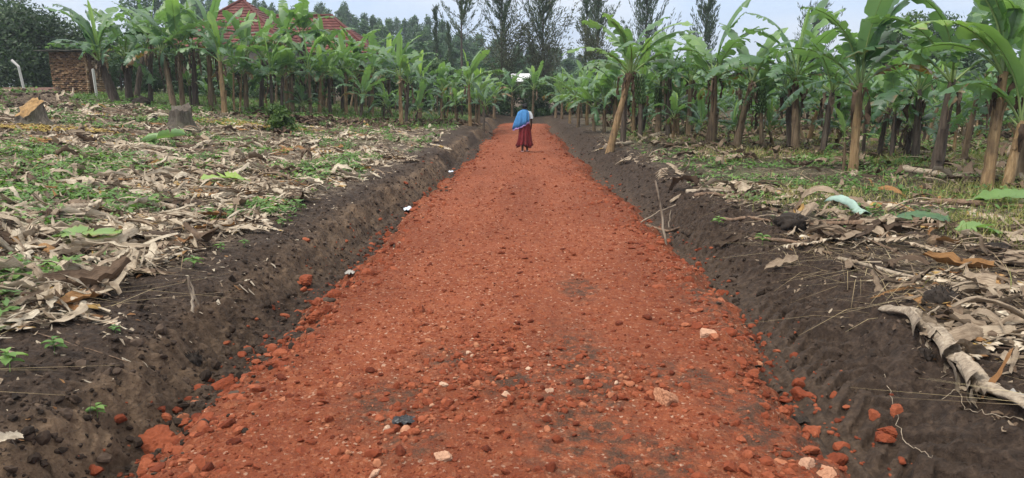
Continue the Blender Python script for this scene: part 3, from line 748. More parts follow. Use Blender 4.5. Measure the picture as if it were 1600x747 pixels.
def make_dead(parent, top, h, rng, n, Lr=(.7, 1.5)):
    mb = MB()
    for k in range(n):
        a = rng.random() * 2 * PI; L = rng.uniform(*Lr); W = rng.uniform(.04, .12); m = 9; s = np.linspace(0, 1, m)
        out = .08 + .13 * np.sin(np.clip(s * 2.2, 0, PI / 2)) * rng.uniform(.4, 1.4)
        z = top[2] - rng.uniform(0, .22) + .12 * np.sin(s * 3) - L * s**1.3
        P = np.stack([top[0] + np.cos(a) * out, top[1] + np.sin(a) * out, z], -1)
        sv = np.array([-math.sin(a), math.cos(a), 0]); w = W * np.interp(s, [0, .2, .6, 1], [.15, .7, 1, .35]) * (1 + .3 * rng.standard_normal(m))
        V = np.stack([P + sv * (w * q)[:, None] + np.array([math.cos(a), math.sin(a), 0]) * (rng.normal(0, .04, m) + abs(q) * .05)[:, None] for q in (-.5, -.15, .2, .5)], 1)
        tn = rng.choice([.08, .2, .35, .5], p=[.3, .35, .25, .1])
        C = np.zeros((m, 4, 3)); C[..., 0] = tn; C[..., 1] = np.linspace(0, .4, 4)[None] + rng.random(); C[..., 2] = rng.random()
        mb.add(V.reshape(-1, 3), grid_faces(m, 4), C.reshape(-1, 3))
    return mb.build('dead_leaves', M['dead'], parent)

def make_bunch(parent, top, az, rng):
    mb = MB(); d = np.array([math.cos(az), math.sin(az), 0]); s = np.linspace(0, 1, 8)
    P = top + d * (.38 * np.sin(s * PI * .62))[:, None] + np.array([0, 0, 1]) * (.10 * np.sin(s * 3) - .95 * s**2)[:, None]
    st = MB(); tube(st, P, .028, 6, (.4, 0, .9)); 
    for k in range(8):
        c = P[-1] + (P[3] - P[-1]) * (k / 8.0)
        for j in range(11):
            a = j / 11 * 2 * PI + k * .3; o = np.array([math.cos(a), math.sin(a), 0]); q = np.linspace(0, 1, 5)
            F = c + o * (.05 + .11 * np.sin(q * 1.7))[:, None] + np.array([0, 0, 1]) * (-.02 + .13 * q**1.5)[:, None]
            tube(mb, F, np.array([.010, .019, .021, .018, .006]), 5, (0, 0, 0))
    b = mb.build('fruit_bunch', M['fruit'], parent); st.build('fruit_stalk', M['banana_leaf'], b)

def banana(seed, loc, h=2.6, lean=(0, 0), r0=.13, nleaf=9, L=2.0, mat='stem_brown', dark=0.0, ndead=5, spec=(), bunch=None, label=None, group=None, young=.32, up=None, cat='banana plant'):
    rng = np.random.default_rng(seed); root = empty('banana_plant', loc)
    top = make_stem(root, h, lean, r0, M[mat], rng, dark)
    mb = MB(); sc = L / 2.0; W0 = .47 * sc
    for (sx, al, l, wdt, br) in spec:                     # leaves the photo shows clearly
        a = (0 if sx > 0 else PI) + rng.normal(0, .28)
        leaf(mb, top + [0, 0, -.05], a, R(min(88, al + 36)), R(al - 50), l * 1.12, wdt * .95, rng, young + .1 * rng.standard_normal() * .5, br, 4 if al > 65 else 15, .65)
    a0 = rng.random() * 2 * PI
    for k in range(nleaf):
        t = k / max(1, nleaf - 1)
        e0 = R(80 - 50 * t + rng.normal(0, 7)); e1 = R(28 - 112 * t + rng.normal(0, 16))
        br = 0 if t < .8 else max(0, rng.normal(.08, .2))
        leaf(mb, top + [0, 0, .05 - .16 * t], a0 + k * 2.4 + rng.normal(0, .25), e0, e1, L * (1 - .12 * abs(t - .4)) * rng.uniform(.88, 1.12) * 1.14, W0 * rng.uniform(.85, 1.1), rng,
             young + .22 * (1 - t)**3 - .16 * t, br, 4 + 16 * t, .4 + .65 * t, side=rng.normal(0, .25))
    if up is None: up = rng.random() < .6
    if up: leaf(mb, top, rng.random() * 6, R(86), R(72), L * .95, W0 * rng.choice([.25, .7]), rng, .85, 0, .4, -.2, pet=.2)
    mb.build('crown', M['banana_leaf'], root)
    if ndead: make_dead(root, top, h, rng, int(ndead * .8 + .5), (.2 * h, .48 * h) if h > 1.4 else (.3, .6))
    if bunch is not None: make_bunch(root, top, bunch, rng)
    tag(root, label, cat, group); return root

def banana_px(seed, bx, by, tx, ty, **k):
    P = ground(bx, by); rng = np.random.default_rng(seed)
    T = at_depth(tx, ty, P[1]); lean = (T[0] - P[0], rng.normal(0, .12))
    return banana(seed, P, max(.25, T[2] - P[2]), lean, **k)

GR = 'banana plants at the front of the right plantation'; GL = 'banana plants at the front of the left plantation'
banana_px(11, 951, 238, 986, 112, mat='stem_tan', r0=.145, nleaf=6, L=2.1, ndead=5, bunch=-.6, young=.42, up=False, group=GR,
    spec=[(-1, 40, 2.3, .5, 0), (-1, 12, 2.2, .5, .1), (1, 28, 2.3, .62, 0), (1, 5, 2.5, .5, 0), (1, 55, 2.0, .6, 0), (-1, 72, 1.7, .5, 0)], label='leaning tan stemmed banana plant nearest the right side of the road')
banana_px(12, 973, 226, 979, 116, mat='stem_dark', r0=.12, nleaf=4, L=1.6, ndead=7, label='dark upright banana stem right behind the leaning tan one', group=GR, up=False)
banana_px(13, 1028, 212, 1033, 128, mat='stem_brown', r0=.15, nleaf=8, L=1.9, bunch=-1.9, ndead=5, label='banana plant with a hanging green bunch on the left of its stem', group=GR)
banana_px(14, 1043, 214, 1047, 120, mat='stem_dark', r0=.11, nleaf=7, L=1.8, label='thin dark banana plant touching the one with the bunch', group=GR)
banana_px(15, 1113, 229, 1115, 118, mat='stem_brown', r0=.15, nleaf=6, L=2.1, ndead=6, spec=[(1, 88, 2.4, .4, 0), (1, 40, 2.2, .6, 0), (-1, 25, 2.3, .5, 0), (1, -5, 1.9, .5, .3)], label='straight brown banana plant with one narrow leaf standing straight up', group=GR, up=False)
banana_px(16, 1149, 233, 1174, 126, mat='stem_brown', r0=.14, nleaf=7, L=2.0, dark=.3, ndead=6, bunch=0.2, label='banana plant leaning right with bunch against its dark neck', group=GR)
banana_px(17, 1243, 235, 1246, 122, mat='stem_brown', r0=.16, nleaf=6, L=2.1, ndead=8, spec=[(-1, 50, 2.4, .4, .1), (1, 80, 2.5, .35, .1), (-1, 5, 2.4, .55, 0), (1, 20, 2.3, .5, 0)], label='thick banana plant with dead sheaths all down its reddish stem', group=GR)
banana_px(18, 1234, 233, 1229, 140, mat='stem_dark', r0=.10, nleaf=5, L=1.7, label='thin blackish stem pressed against the thick reddish banana stem', group=GR)
banana_px(19, 1333, 268, 1342, 130, mat='stem_tan', r0=.125, nleaf=3, L=2.0, ndead=4, young=.3, up=False, group=GR,
    spec=[(1, 86, 2.35, .8, 0), (1, 70, 2.2, .75, 0), (-1, 42, 2.3, .5, 0), (-1, 14, 2.2, .5, 0), (1, 22, 2.2, .5, .1), (1, 2, 2.0, .45, .55), (-1, 60, 1.9, .5, 0), (1, 40, 2.0, .55, 0)], label='orange stemmed banana plant with broad grey green leaves held straight up')
banana_px(20, 1319, 266, 1319, 222, mat='stem_brown', r0=.05, nleaf=3, L=.75, ndead=0, young=.75, up=True, label='small bright sucker with two or three leaves beside the orange stem', group=GR)
banana_px(21, 1462, 270, 1490, 124, mat='stem_dark', r0=.155, nleaf=4, L=2.1, dark=.3, ndead=6, up=False, group=GR,
    spec=[(-1, 52, 2.3, .5, .15), (1, 85, 2.1, .55, 0), (1, 45, 2.4, .6, 0), (-1, 10, 2.4, .5, .2), (1, 12, 2.2, .5, 0), (-1, 30, 2.4, .5, 0)], label='blackish banana plant leaning right with widely arching leaves')
banana_px(22, 1504, 257, 1521, 148, mat='stem_brown', r0=.09, nleaf=4, L=.9, ndead=3, young=.6, label='slim pale banana stem with a short yellowish tuft', group=GR)
banana_px(23, 1541, 293, 1573, 112, mat='stem_tan', r0=.13, nleaf=3, L=2.1, ndead=6, up=False, group=GR,
    spec=[(1, 82, 2.9, .85, 0), (-1, 62, 2.2, .6, 0), (-1, 48, 2.6, .6, 0), (-1, 18, 2.2, .5, .2), (1, 60, 2.4, .7, 0), (1, 10, 2.0, .5, .2)], young=.5, label='leaning orange banana plant with a huge upright lime leaf at right')
banana_px(24, 1572, 295, 1606, 190, mat='stem_tan', r0=.12, nleaf=6, L=1.9, ndead=4, label='sharply leaning yellow banana stem at the right edge of the picture', group=GR)
banana_px(25, 1393, 248, 1400, 175, mat='stem_dark', r0=.08, nleaf=6, L=1.35, ndead=3, young=.35, label='short dark banana plant with low broad leaves behind the orange stem', group=GR)
banana_px(26, 1372, 246, 1381, 168, mat='stem_dark', r0=.085, nleaf=6, L=1.4, ndead=3, label='dark half grown banana plant left of the short one with low leaves', group=GR)
banana_px(27, 1190, 230, 1192, 165, mat='stem_brown', r0=.09, nleaf=6, L=1.5, label='half grown banana plant between the leaning one and the thick reddish one', group=GR)
banana_px(28, 1075, 214, 1078, 125, mat='stem_brown', r0=.12, nleaf=8, L=2.0, label='banana plant behind the gap left of the straight brown one', group=GR)
banana_px(29, 928, 206, 928, 168, mat='stem_brown', r0=.10, nleaf=6, L=1.7, ndead=2, young=.45, spec=[(1, 38, 2.0, .55, 0), (-1, 10, 1.9, .45, 0)], label='young banana plant with wide fresh leaves left of the leaning tan one', group=GR)
banana_px(30, 1000, 216, 1003, 145, mat='stem_dark', r0=.11, nleaf=8, L=1.8, young=.45, label='banana plant with light leaves between the leaning tan one and the bunch', group=GR)
banana_px(31, 1285, 240, 1300, 140, mat='stem_dark', r0=.12, nleaf=9, L=1.9, label='dark leaning banana plant between the reddish and the orange stems', group=GR)
banana_px(32, 1430, 250, 1440, 140, mat='stem_dark', r0=.12, nleaf=9, L=1.9, label='dark banana plant standing left of the blackish leaning one', group=GR)
banana_px(33, 1595, 285, 1612, 130, mat='stem_brown', r0=.13, nleaf=8, L=2.0, label='brown banana plant half cut off by the right edge of the picture', group=GR)
# left plantation, front plants
banana_px(41, 181, 160, 158, 94, mat='stem_dark', r0=.27, nleaf=6, L=2.9, dark=.5, ndead=14, up=True, spec=[(-1, 50, 3.2, .75, 0), (-1, 12, 2.3, .7, 0), (1, 60, 2.6, .8, 0), (-1, 80, 2.4, .8, 0), (-1, 20, 2.2, .6, 0), (1, 30, 2.4, .7, 0)], label='thick blackish banana plant leaning left beside the brick shed', group=GL)
banana_px(42, 203, 158, 195, 88, mat='stem_dark', r0=.24, nleaf=9, L=2.9, dark=.6, ndead=10, label='dark shaggy banana plant just right of the thick leaning one', group=GL)
banana_px(43, 213, 152, 226, 75, mat='stem_dark', r0=.2, nleaf=8, L=2.8, dark=.4, ndead=8, label='banana plant behind the two dark shaggy ones near the shed', group=GL)
banana_px(44, 272, 168, 251, 84, mat='stem_brown', r0=.18, nleaf=5, L=2.4, dark=.3, ndead=9, spec=[(-1, 25, 2.8, .6, 0), (-1, 60, 2.4, .6, 0), (1, 60, 2.4, .6, 0)], label='brown banana plant leaning left behind the grey stump', group=GL)
banana_px(45, 286, 168, 279, 80, mat='stem_brown', r0=.15, nleaf=8, L=2.4, dark=.3, ndead=9, label='banana plant with hanging dead sheaths behind the grey stump', group=GL)
banana_px(46, 306, 168, 303, 78, mat='stem_dark', r0=.16, nleaf=8, L=2.4, dark=.4, ndead=9, label='dark banana plant right of the two behind the grey stump', group=GL)
banana_px(47, 351, 176, 345, 95, mat='stem_tan', r0=.16, nleaf=5, L=2.2, ndead=2, young=.4, spec=[(1, 78, 2.4, .75, 0), (-1, 40, 2.0, .6, 0), (1, 25, 2.2, .6, 0), (1, -15, 2.0, .6, 0), (-1, 10, 1.9, .6, 0)], label='yellow stemmed banana plant with a tall pale midrib leaf on the left', group=GL)
banana_px(48, 366, 175, 365, 112, mat='stem_tan', r0=.06, nleaf=5, L=1.5, ndead=1, label='thin yellow banana stem just right of the thick yellow one', group=GL)
banana_px(49, 375, 174, 377, 115, mat='stem_tan', r0=.055, nleaf=5, L=1.5, ndead=1, label='second thin yellow banana stem, the rightmost of the yellow clump', group=GL)
LF = [(426, 178, 424, 116, .5, 'banana plant with upright lime leaves standing behind the small shrub', 1.9, [(1, 84, 1.9, .55, 0)], 'stem_dark'), (440, 178, 442, 118, .35, 'dark stemmed banana plant directly right of the small shrub', 1.8, [], 'stem_dark'),
      (486, 181, 484, 112, .5, 'banana plant with bright broad leaves over a tan and dark stem', 2.0, [(1, 85, 1.7, .6, 0), (-1, 50, 2.0, .55, 0)], 'stem_brown'), (499, 181, 500, 122, .4, 'thin banana plant right of the bright broad leaved one', 1.7, [], 'stem_tan'),
      (541, 182, 540, 112, .4, 'pale stemmed banana plant with a spreading star of leaves', 2.0, [(1, 20, 2.0, .5, 0), (-1, 30, 2.0, .5, 0), (1, 60, 1.8, .6, 0)], 'stem_tan'), (557, 180, 556, 120, .35, 'banana plant just right of the spreading star of leaves', 1.7, [], 'stem_brown'),
      (582, 182, 581, 115, .35, 'banana plant midway along the left front with a straight brown stem', 1.9, [], 'stem_brown'), (598, 180, 600, 122, .3, 'smaller banana plant behind the one with leaning double stem', 1.6, [], 'stem_dark'),
      (627, 197, 623, 118, .42, 'tan banana plant standing forward in the left field with ragged stem', 1.9, [(1, 25, 2.1, .5, 0), (-1, 25, 2.0, .5, 0), (1, 70, 1.6, .55, 0)], 'stem_tan'), (634, 196, 638, 130, .35, 'dark stem joined to the forward tan banana plant', 1.4, [], 'stem_dark'),
      (657, 186, 657, 128, .3, 'banana plant behind and right of the forward tan one', 1.8, [], 'stem_brown'), (690, 188, 690, 140, .32, 'low banana plant with drooping leaves near the road end', 1.6, [], 'stem_brown'),
      (713, 192, 712, 165, .5, 'small banana sucker with pale leaves left of the roadside one', .9, [], 'stem_brown'), (735, 197, 733, 132, .5, 'roadside banana plant on the left with light lime upright leaves', 1.8, [(1, 86, 1.8, .5, 0), (1, 15, 1.9, .45, 0), (-1, 30, 1.6, .5, 0)], 'stem_tan'),
      (747, 196, 749, 148, .45, 'short banana plant nearest the road on the left side', 1.5, [(1, 20, 1.5, .4, 0)], 'stem_brown'), (516, 180, 514, 118, .3, 'banana plant between the bright one and the star shaped one', 1.8, [], 'stem_dark'), (458, 178, 456, 112, .35, 'banana plant a little right of the small shrub', 1.9, [], 'stem_brown')]
for i, (bx, by, tx, ty, yg, lb, L, sp, mt) in enumerate(LF):
    banana_px(60 + i, bx, by, tx, ty, mat=mt, r0=.11, nleaf=8 - len(sp), L=L, young=yg, ndead=3, spec=sp, label=lb, group=GL)
for i, (bx, by, ty, lb) in enumerate([(800, 183, 142, 'banana plant at the road end just left of the walking person'), (832, 184, 138, 'thin banana plant at the road end just right of the walking person'), (878, 186, 146, 'banana plant at the right corner of the road end'), (868, 184, 150, 'banana plant with low leaves at the right of the road end'), (772, 186, 152, 'low banana plant at the left corner of the road end')]):
    banana_px(90 + i, bx, by, bx + (i % 2) * 2, ty, mat='stem_brown', r0=.11, nleaf=8, L=1.7, ndead=3, label=lb, group='banana plants across the road end')

for i, (bx, by, ty, L, lb) in enumerate([(903, 199, 158, 1.7, 'banana plant on the right side close behind the road end corner'), (890, 193, 162, 1.5, 'low leafy banana plant nearest the right of the road end'), (944, 207, 160, 1.6, 'banana plant just left of and behind the leaning tan one'), (917, 196, 150, 1.8, 'banana plant between the road end corner and the leaning tan one'), (962, 208, 140, 1.8, 'banana plant standing right behind the leaning tan stem'), (990, 210, 150, 1.7, 'slim banana plant behind the dark upright stem')]):
    banana_px(160 + i, bx, by, bx + 1, ty, mat=['stem_brown', 'stem_tan'][i % 2], r0=.10, nleaf=9, L=L, young=.38, ndead=3, label=lb, group='banana plants near the right side of the road end')
TALL = [(385, 172, 383, 86, 'tall banana plant in front of the left end of the red roof'), (408, 170, 411, 90, 'tall banana plant below the peak of the red roof'), (448, 171, 445, 62, 'tall banana plant with high leaves against the middle of the red roof'), (470, 172, 474, 58, 'tallest banana plant in front of the red roof, its leaves crossing the ridge'), (505, 173, 503, 82, 'tall banana plant in front of the right half of the red roof'), (535, 174, 537, 104, 'banana plant below the right slope of the red roof'), (330, 170, 326, 62, 'tall banana plant left of the red roof'), (235, 160, 238, 60, 'tall banana plant behind the brown leaning one'), (565, 176, 562, 98, 'banana plant at the right corner of the red roof'), (607, 178, 609, 106, 'banana plant before the wood right of the red roof')]
for i, (bx, by, tx, ty, lb) in enumerate(TALL): banana_px(130 + i, bx, by, tx, ty, mat=['stem_brown', 'stem_dark'][i % 2], r0=.14, nleaf=9, L=2.15, young=.34, ndead=5, label=lb, group='tall banana plants before the red roofed house')

# the rows behind: eight plants copied and turned
PROTO = []
for i in range(9):
    h = [1.45, 1.8, 1.15, 2.2, .85, 1.6, 2.0, 1.3, .55][i]
    PROTO.append((200 + i, dict(h=h, lean=((i % 3 - 1) * .3, (i % 2) * .2 - .1), r0=.075 + .012 * (i % 4), nleaf=9, L=1.55 + .1 * (i % 5) if h > 1.2 else 1.25, mat=['stem_brown', 'stem_dark', 'stem_tan'][i % 3], ndead=3 if h > 1.5 else 1, young=.16 + .05 * (i % 4), up=i % 2 == 0)))
MADE = {}
def row_plant(i, loc, rz, sc, label, group):
    tl = (rg.normal(0, .07), rg.normal(0, .07))
    if i not in MADE:
        o = MADE[i] = banana(PROTO[i][0], loc, label=label, group=group, **PROTO[i][1]); o.rotation_euler = (*tl, rz); o.scale = (sc,) * 3; return o
    o = copy_thing(MADE[i], loc, rz, sc, label, group); o.rotation_euler = (*tl, rz); return o
rg = np.random.default_rng(31); cnt = [0, 0]
def inview(x, y): return abs(x / y + math.tan(YAW)) < .745
front = lambda x: 27.5 - 1.35 * x if x < 11 else 13.5
for gy in np.arange(14, 62, 2.3):
    for gx in np.arange(2.5, 46, 2.2):
        x = gx + rg.normal(0, .55); y = gy + rg.normal(0, .55)
        if y < max(front(x) + 3.0, 15) or not inview(x, y) or (x < 5 and y < 28) or (x < 3.4 and y < 46): continue
        if y > 52 and x < 6: continue
        if y > 46 and (rg.random() < .35): continue
        deep = y > 34
        row_plant(int(rg.integers(0, 9)), (x, y, gz(x, y)), rg.random() * 6.28, rg.uniform(.66, .92) if not deep else rg.uniform(.74, .95),
                  'banana plant deep among the crowded rows right of the road' if deep else 'banana plant in the second rows right of the road behind the front plants', 'banana plants deep in the right plantation' if deep else 'banana plants in the second rows on the right'); cnt[1] += 1
for k in range(75):
    y = rg.uniform(19, 42); x = rg.uniform(4, 32)
    if y < front(x) + 4 or not inview(x, y): continue
    row_plant([4, 8, 8, 2][k % 4], (x, y, gz(x, y)), rg.random() * 6.28, rg.uniform(.75, 1.1), 'short young banana sucker growing among the stems on the right', 'banana suckers among the right stems')
for gy in np.arange(30, 62, 2.5):
    for gx in np.arange(-33, -2.5, 2.5):
        x = gx + rg.normal(0, .55); y = gy + rg.normal(0, .55)
        if y < 33 - .1 * x or not inview(x, y) or x < -27 + .0 * y or (x < -18 and y < 46) or x < -22: continue
        if y > 48 and rg.random() < .5: continue
        if x < -15 and y > 46: continue
        row_plant(int(rg.integers(0, 9)), (x, y, gz(x, y)), rg.random() * 6.28, rg.uniform(.68, .92), 'banana plant in the crowded rows behind the front plants left of the road', 'banana plants deep in the left plantation'); cnt[0] += 1

# ------------------------------------------------------------------ trees, bushes, hills
def leafcloud(mb, C, n, rad, size, rng, tint=None, flat=1.0, shell=.55):
    """n small bent leaf faces through an ellipsoid at C."""
    d = rng.standard_normal((n, 3)); d /= np.linalg.norm(d, axis=1)[:, None]
    r = (shell + (1 - shell) * rng.random(n))**1.0
    P = C + d * r[:, None] * np.asarray(rad) * (1 + .16 * rng.standard_normal((n, 1)))
    a = rng.standard_normal((n, 3)) ; a /= np.linalg.norm(a, axis=1)[:, None]; b = np.cross(a, d + .6 * rng.standard_normal((n, 3))); b /= np.linalg.norm(b, axis=1)[:, None] + 1e-6
    s = size * (.6 + .8 * rng.random(n))[:, None]
    V = np.stack([P - a * s, P + b * s * .42, P + a * s, P - b * s * .42], 1)
    t = (rng.random() * .5 + .25 if tint is None else tint) + .16 * rng.standard_normal(n)
    mb.add(V.reshape(-1, 3), np.arange(n * 4).reshape(-1, 4), np.repeat(np.stack([np.clip(t, 0, 1)] * 3, -1), 4, 0))

def limbs(mb, h, rng, n, spread, r0, lean=0):
    P = np.stack([lean * np.linspace(0, 1, 7)**2 + .05 * rng.standard_normal(7), .05 * rng.standard_normal(7), np.linspace(-.2, h, 7)], -1); tube(mb, P, r0 * np.linspace(1.2, .25, 7), 7)
    for k in range(n):
        z = h * rng.uniform(.3, .85); a = rng.random() * 6.28; L = spread * rng.uniform(.5, 1); s = np.linspace(0, 1, 5)
        Q = np.stack([np.cos(a) * L * s, np.sin(a) * L * s, z + L * .7 * s**1.3], -1); tube(mb, Q, r0 * .4 * np.linspace(1, .2, 5), 5)

def broadleaf(name, loc, h, wr, mat, seed, n=6500, size=.13, low=.25, label=None, group=None, cat='tree', blobs=26, vis=True):
    rng = np.random.default_rng(seed); root = empty(name, loc)
    t = MB(); limbs(t, h * .8, rng, 7, wr * .8, .05 * h * .5); t.build('trunk' if 'tree' in name else 'stem', M['bark'], root)
    c = MB()
    for k in range(blobs):
        u = rng.random(); z = h * (low + (1 - low) * u); rr = wr * math.sin(min(1, (1 - u) * 1.25 + .12) * PI / 2) * (.55 + .45 * rng.random()); a = rng.random() * 6.28
        rb = wr * rng.uniform(.25, .48); C = np.array([math.cos(a) * rr * .8, math.sin(a) * rr * .8, min(z, h - rb * .5)])
        leafcloud(c, C, n // blobs, (rb, rb, rb * .75), size, rng, .22 + .45 * rng.random() + .12 * u)
    c.build('crown' if 'tree' in name else 'foliage', mat, root)
    return tag(root, label, cat, group)

def eucalyptus(seed, loc, h, w, label, group):
    rng = np.random.default_rng(seed); root = empty('eucalyptus_tree', loc)
    t = MB(); tube(t, [(0, 0, -.5), (.1, 0, h * .4), (0, .1, h * .95)], [.26, .2, .05], 6); t.build('trunk', M['bark'], root)
    c = MB(); n = 24
    for k in range(n):
        u = (k + rng.random()) / n; z = h * (.06 + .90 * u); rr = w * (1 - u)**.75 * (.6 + .5 * rng.random()); a = rng.random() * 6.28; rb = w * (.62 - .36 * u)
        leafcloud(c, np.array([math.cos(a) * rr * .75, math.sin(a) * rr * .75, z]), 110, (rb * .8, rb * .8, rb * 1.2), .42, rng, .15 + .5 * rng.random() + .2 * u)
    leafcloud(c, np.array([0, 0, h * .96]), 40, (.35, .35, 1.2), .35, rng, .6)
    c.build('crown', M['euc_foliage'], root); return tag(root, label, 'tree', group)

def casuarina(seed, loc, h, w, base=.25, sparse=1.0, label=None, group=None, drab=True, ang=55, name='casuarina_tree', lean=0):
    rng = np.random.default_rng(seed); root = empty(name, loc)
    t = MB(); s = np.linspace(0, 1, 10); P = np.stack([lean * s**2, 0 * s, -.3 + (h + .3) * s], -1); tube(t, P, .15 * np.linspace(1.1, .12, 10), 7)
    c = MB(); dr = MB(); nb = int(50 * sparse)
    for k in range(nb):
        u = base + (1 - base) * (k + rng.random()) / nb; u = min(u, .985); a = rng.random() * 6.28; L = w * (1.35 - ((u - base) / (1 - base))**1.8 * 1.15) * rng.uniform(.5, 1.15); m = 6; q = np.linspace(0, 1, m)
        e = R(ang * rng.uniform(.5, 1.1)); cu = rng.uniform(.3, .8)
        B = np.stack([lean * u**2 + np.cos(a) * L * np.cos(e) * q, np.sin(a) * L * np.cos(e) * q, h * u + L * (np.sin(e) * q + cu * q**2)], -1)
        tube(t, B, .028 * np.linspace(1, .2, m), 4, cap=False)
        low = drab and u < .52; tgt = dr if low else c; nn = int(58 * (1.4 if low else 1.0))
        f = rng.random(nn)**.8; Q = np.stack([np.interp(f, q, B[:, i]) for i in range(3)], -1) + rng.normal(0, .085 if not low else .22, (nn, 3))
        d = (B[-1] - B[0]) / (np.linalg.norm(B[-1] - B[0]) + 1e-6) + np.array([0, 0, .4 if not low else -.4]) + rng.normal(0, .36, (nn, 3)); d /= np.linalg.norm(d, axis=1)[:, None]
        sd = np.cross(d, rng.standard_normal((nn, 3))); sd /= np.linalg.norm(sd, axis=1)[:, None]; l = rng.uniform(.2, .5, nn)[:, None]; wd = .027 if not low else .03
        V = np.stack([Q - sd * wd, Q + d * l * .5 + sd * wd * 1.3, Q + d * l, Q + d * l * .5 - sd * wd * 1.3], 1)
        tt = np.clip(.3 + .2 * rng.random() + .18 * rng.standard_normal(nn), 0, 1); tgt.add(V.reshape(-1, 3), np.arange(nn * 4).reshape(-1, 4), np.repeat(np.stack([tt] * 3, -1), 4, 0))
    t.build('trunk', M['bark'], root); c.build('crown', M['needle'], root)
    if dr.n: dr.build('lower_branches', M['drab'], root)
    return tag(root, label, 'tree', group)

# distant hills, far beyond the wood
def make_hills():
    nx, ny = 260, 40; x = np.linspace(-2600, 3000, nx); y = np.linspace(900, 2600, ny); X, Y = np.meshgrid(x, y)
    t = (Y - 900) / 1700
    Z = 95 * np.sin(np.clip(t * 1.9, 0, 1) * PI / 2) * (.72 + .34 * fbm(X / 620, Y / 900, 3, 131)) * sstep(0, .25, t) - 6
    mb = MB(); mb.add(np.stack([X, Y, Z], -1), grid_faces(ny, nx), (0, 0, 0)); tag(mb.build('hills', M['hill']), kind='structure')
M['hill'] = mat_plain('wooded_hill', (.035, .06, .03), .95, .5, .01)
make_hills()

# eucalyptus wood: five trees, copied
rg = np.random.default_rng(51); EU = []
GE = 'eucalyptus trees of the wood behind the plantation'; LE = 'grey green eucalyptus tree in the crowded wood beyond the plantation'
ska = [(330, 4), (420, 16), (470, 24), (520, 12), (545, 18), (560, 30), (610, 30), (650, 36), (690, 42), (720, 58), (760, 70), (800, 74), (850, 80), (900, 84), (960, 92), (1000, 96)]
def wood_tree(px, top, y):
    T = at_depth(px, top, y); z0 = gz(T[0], T[1]); h = T[2] - z0 + .5
    if len(EU) < 6:
        o = eucalyptus(500 + len(EU), (T[0], T[1], z0), h, 5.0 + .6 * (len(EU) % 3), LE, GE); o['h0'] = h; EU.append(o); return
    s = EU[int(rg.integers(0, len(EU)))]; k = h / s['h0']; c = copy_thing(s, (T[0], T[1], z0), rg.random() * 6.28, (max(k, .75) * rg.uniform(.85, 1.15),) * 2 + (k,), LE, GE); del c['h0']
for row, (y, dz, step) in enumerate([(215, 0, 17), (190, 12, 19), (165, 26, 22), (140, 42, 25), (118, 58, 27)]):
    px = 300 + row * 7
    while px < 1010:
        top = np.interp(px, [a for a, b in ska], [b for a, b in ska]) - 5 + dz * (.6 if px > 700 else .9) + rg.normal(0, 6 if row else 5)
        if px < 480 and row > 1: px += step; continue
        wood_tree(px + rg.normal(0, 5), top, y + rg.normal(0, 6)); px += step * rg.uniform(.8, 1.2)
for o in EU: del o['h0']
# hazy trees far behind at the left top
for px, top in [(214, 2), (240, 5), (262, 6), (292, 10)]:
    wood_tree.__globals__['EU'][0]['h0'] = 16
    T = at_depth(px, top, 150); s = EU[0]; k = (T[2] - gz(T[0], T[1])) / 16; copy_thing(s, (T[0], T[1], gz(T[0], T[1])), px, (k,) * 3, 'pale distant tree standing behind the dark trees at the left', 'distant trees at the far left'); 
for o in COL.objects:
    if 'h0' in o.keys(): del o['h0']

def cas_px(seed, px, top, y, w, **k):
    T = at_depth(px, max(top, -60), y); z = gz(T[0], T[1]); return casuarina(seed, (T[0], T[1], z), T[2] - z, w, **k)
GC = 'tall feathery trees behind the road end'
cas_px(601, 720, -25, 68, 1.9, base=.55, sparse=.75, drab=False, ang=20, label='tall feathery tree with a bare trunk left of the road end', group=GC)
cas_px(602, 681, 12, 72, .45, base=.45, sparse=.35, drab=False, ang=70, label='thin spindly tree with a narrow feathery top, leftmost of the feathery trees', group=GC)
cas_px(603, 701, 40, 74, .4, base=.4, sparse=.3, drab=False, ang=70, label='short spindly tree between the thin one and the bare trunked one', group=GC)
cas_px(604, 784, -22, 62, 2.6, base=.16, sparse=1.5, label='broad feathery tree above the left corner of the road end', group=GC)
cas_px(605, 849, -22, 62, 2.8, base=.14, sparse=1.7, label='broadest feathery tree directly above the walking person', group=GC)
cas_px(606, 917, 2, 70, 1.3, base=.4, sparse=.6, drab=False, label='slim feathery tree on the left of a twin pair', group=GC)
cas_px(607, 936, -18, 66, 2.2, base=.14, sparse=1.3, label='feathery tree right of the road with dense dark lower branches', group=GC)
cas_px(608, 1012, -14, 62, 2.7, base=.3, sparse=1.1, drab=False, label='feathery tree rising over the leaning tan banana plant', group=GC)
cas_px(609, 1101, 0, 64, 1.5, base=.4, sparse=.8, drab=False, label='narrow feathery tree above the straight brown banana plant', group=GC, lean=.5)
cas_px(610, 1275, 22, 66, 2.2, base=.3, sparse=.9, drab=False, label='feathery tree half hidden behind the thick reddish banana plant', group=GC)

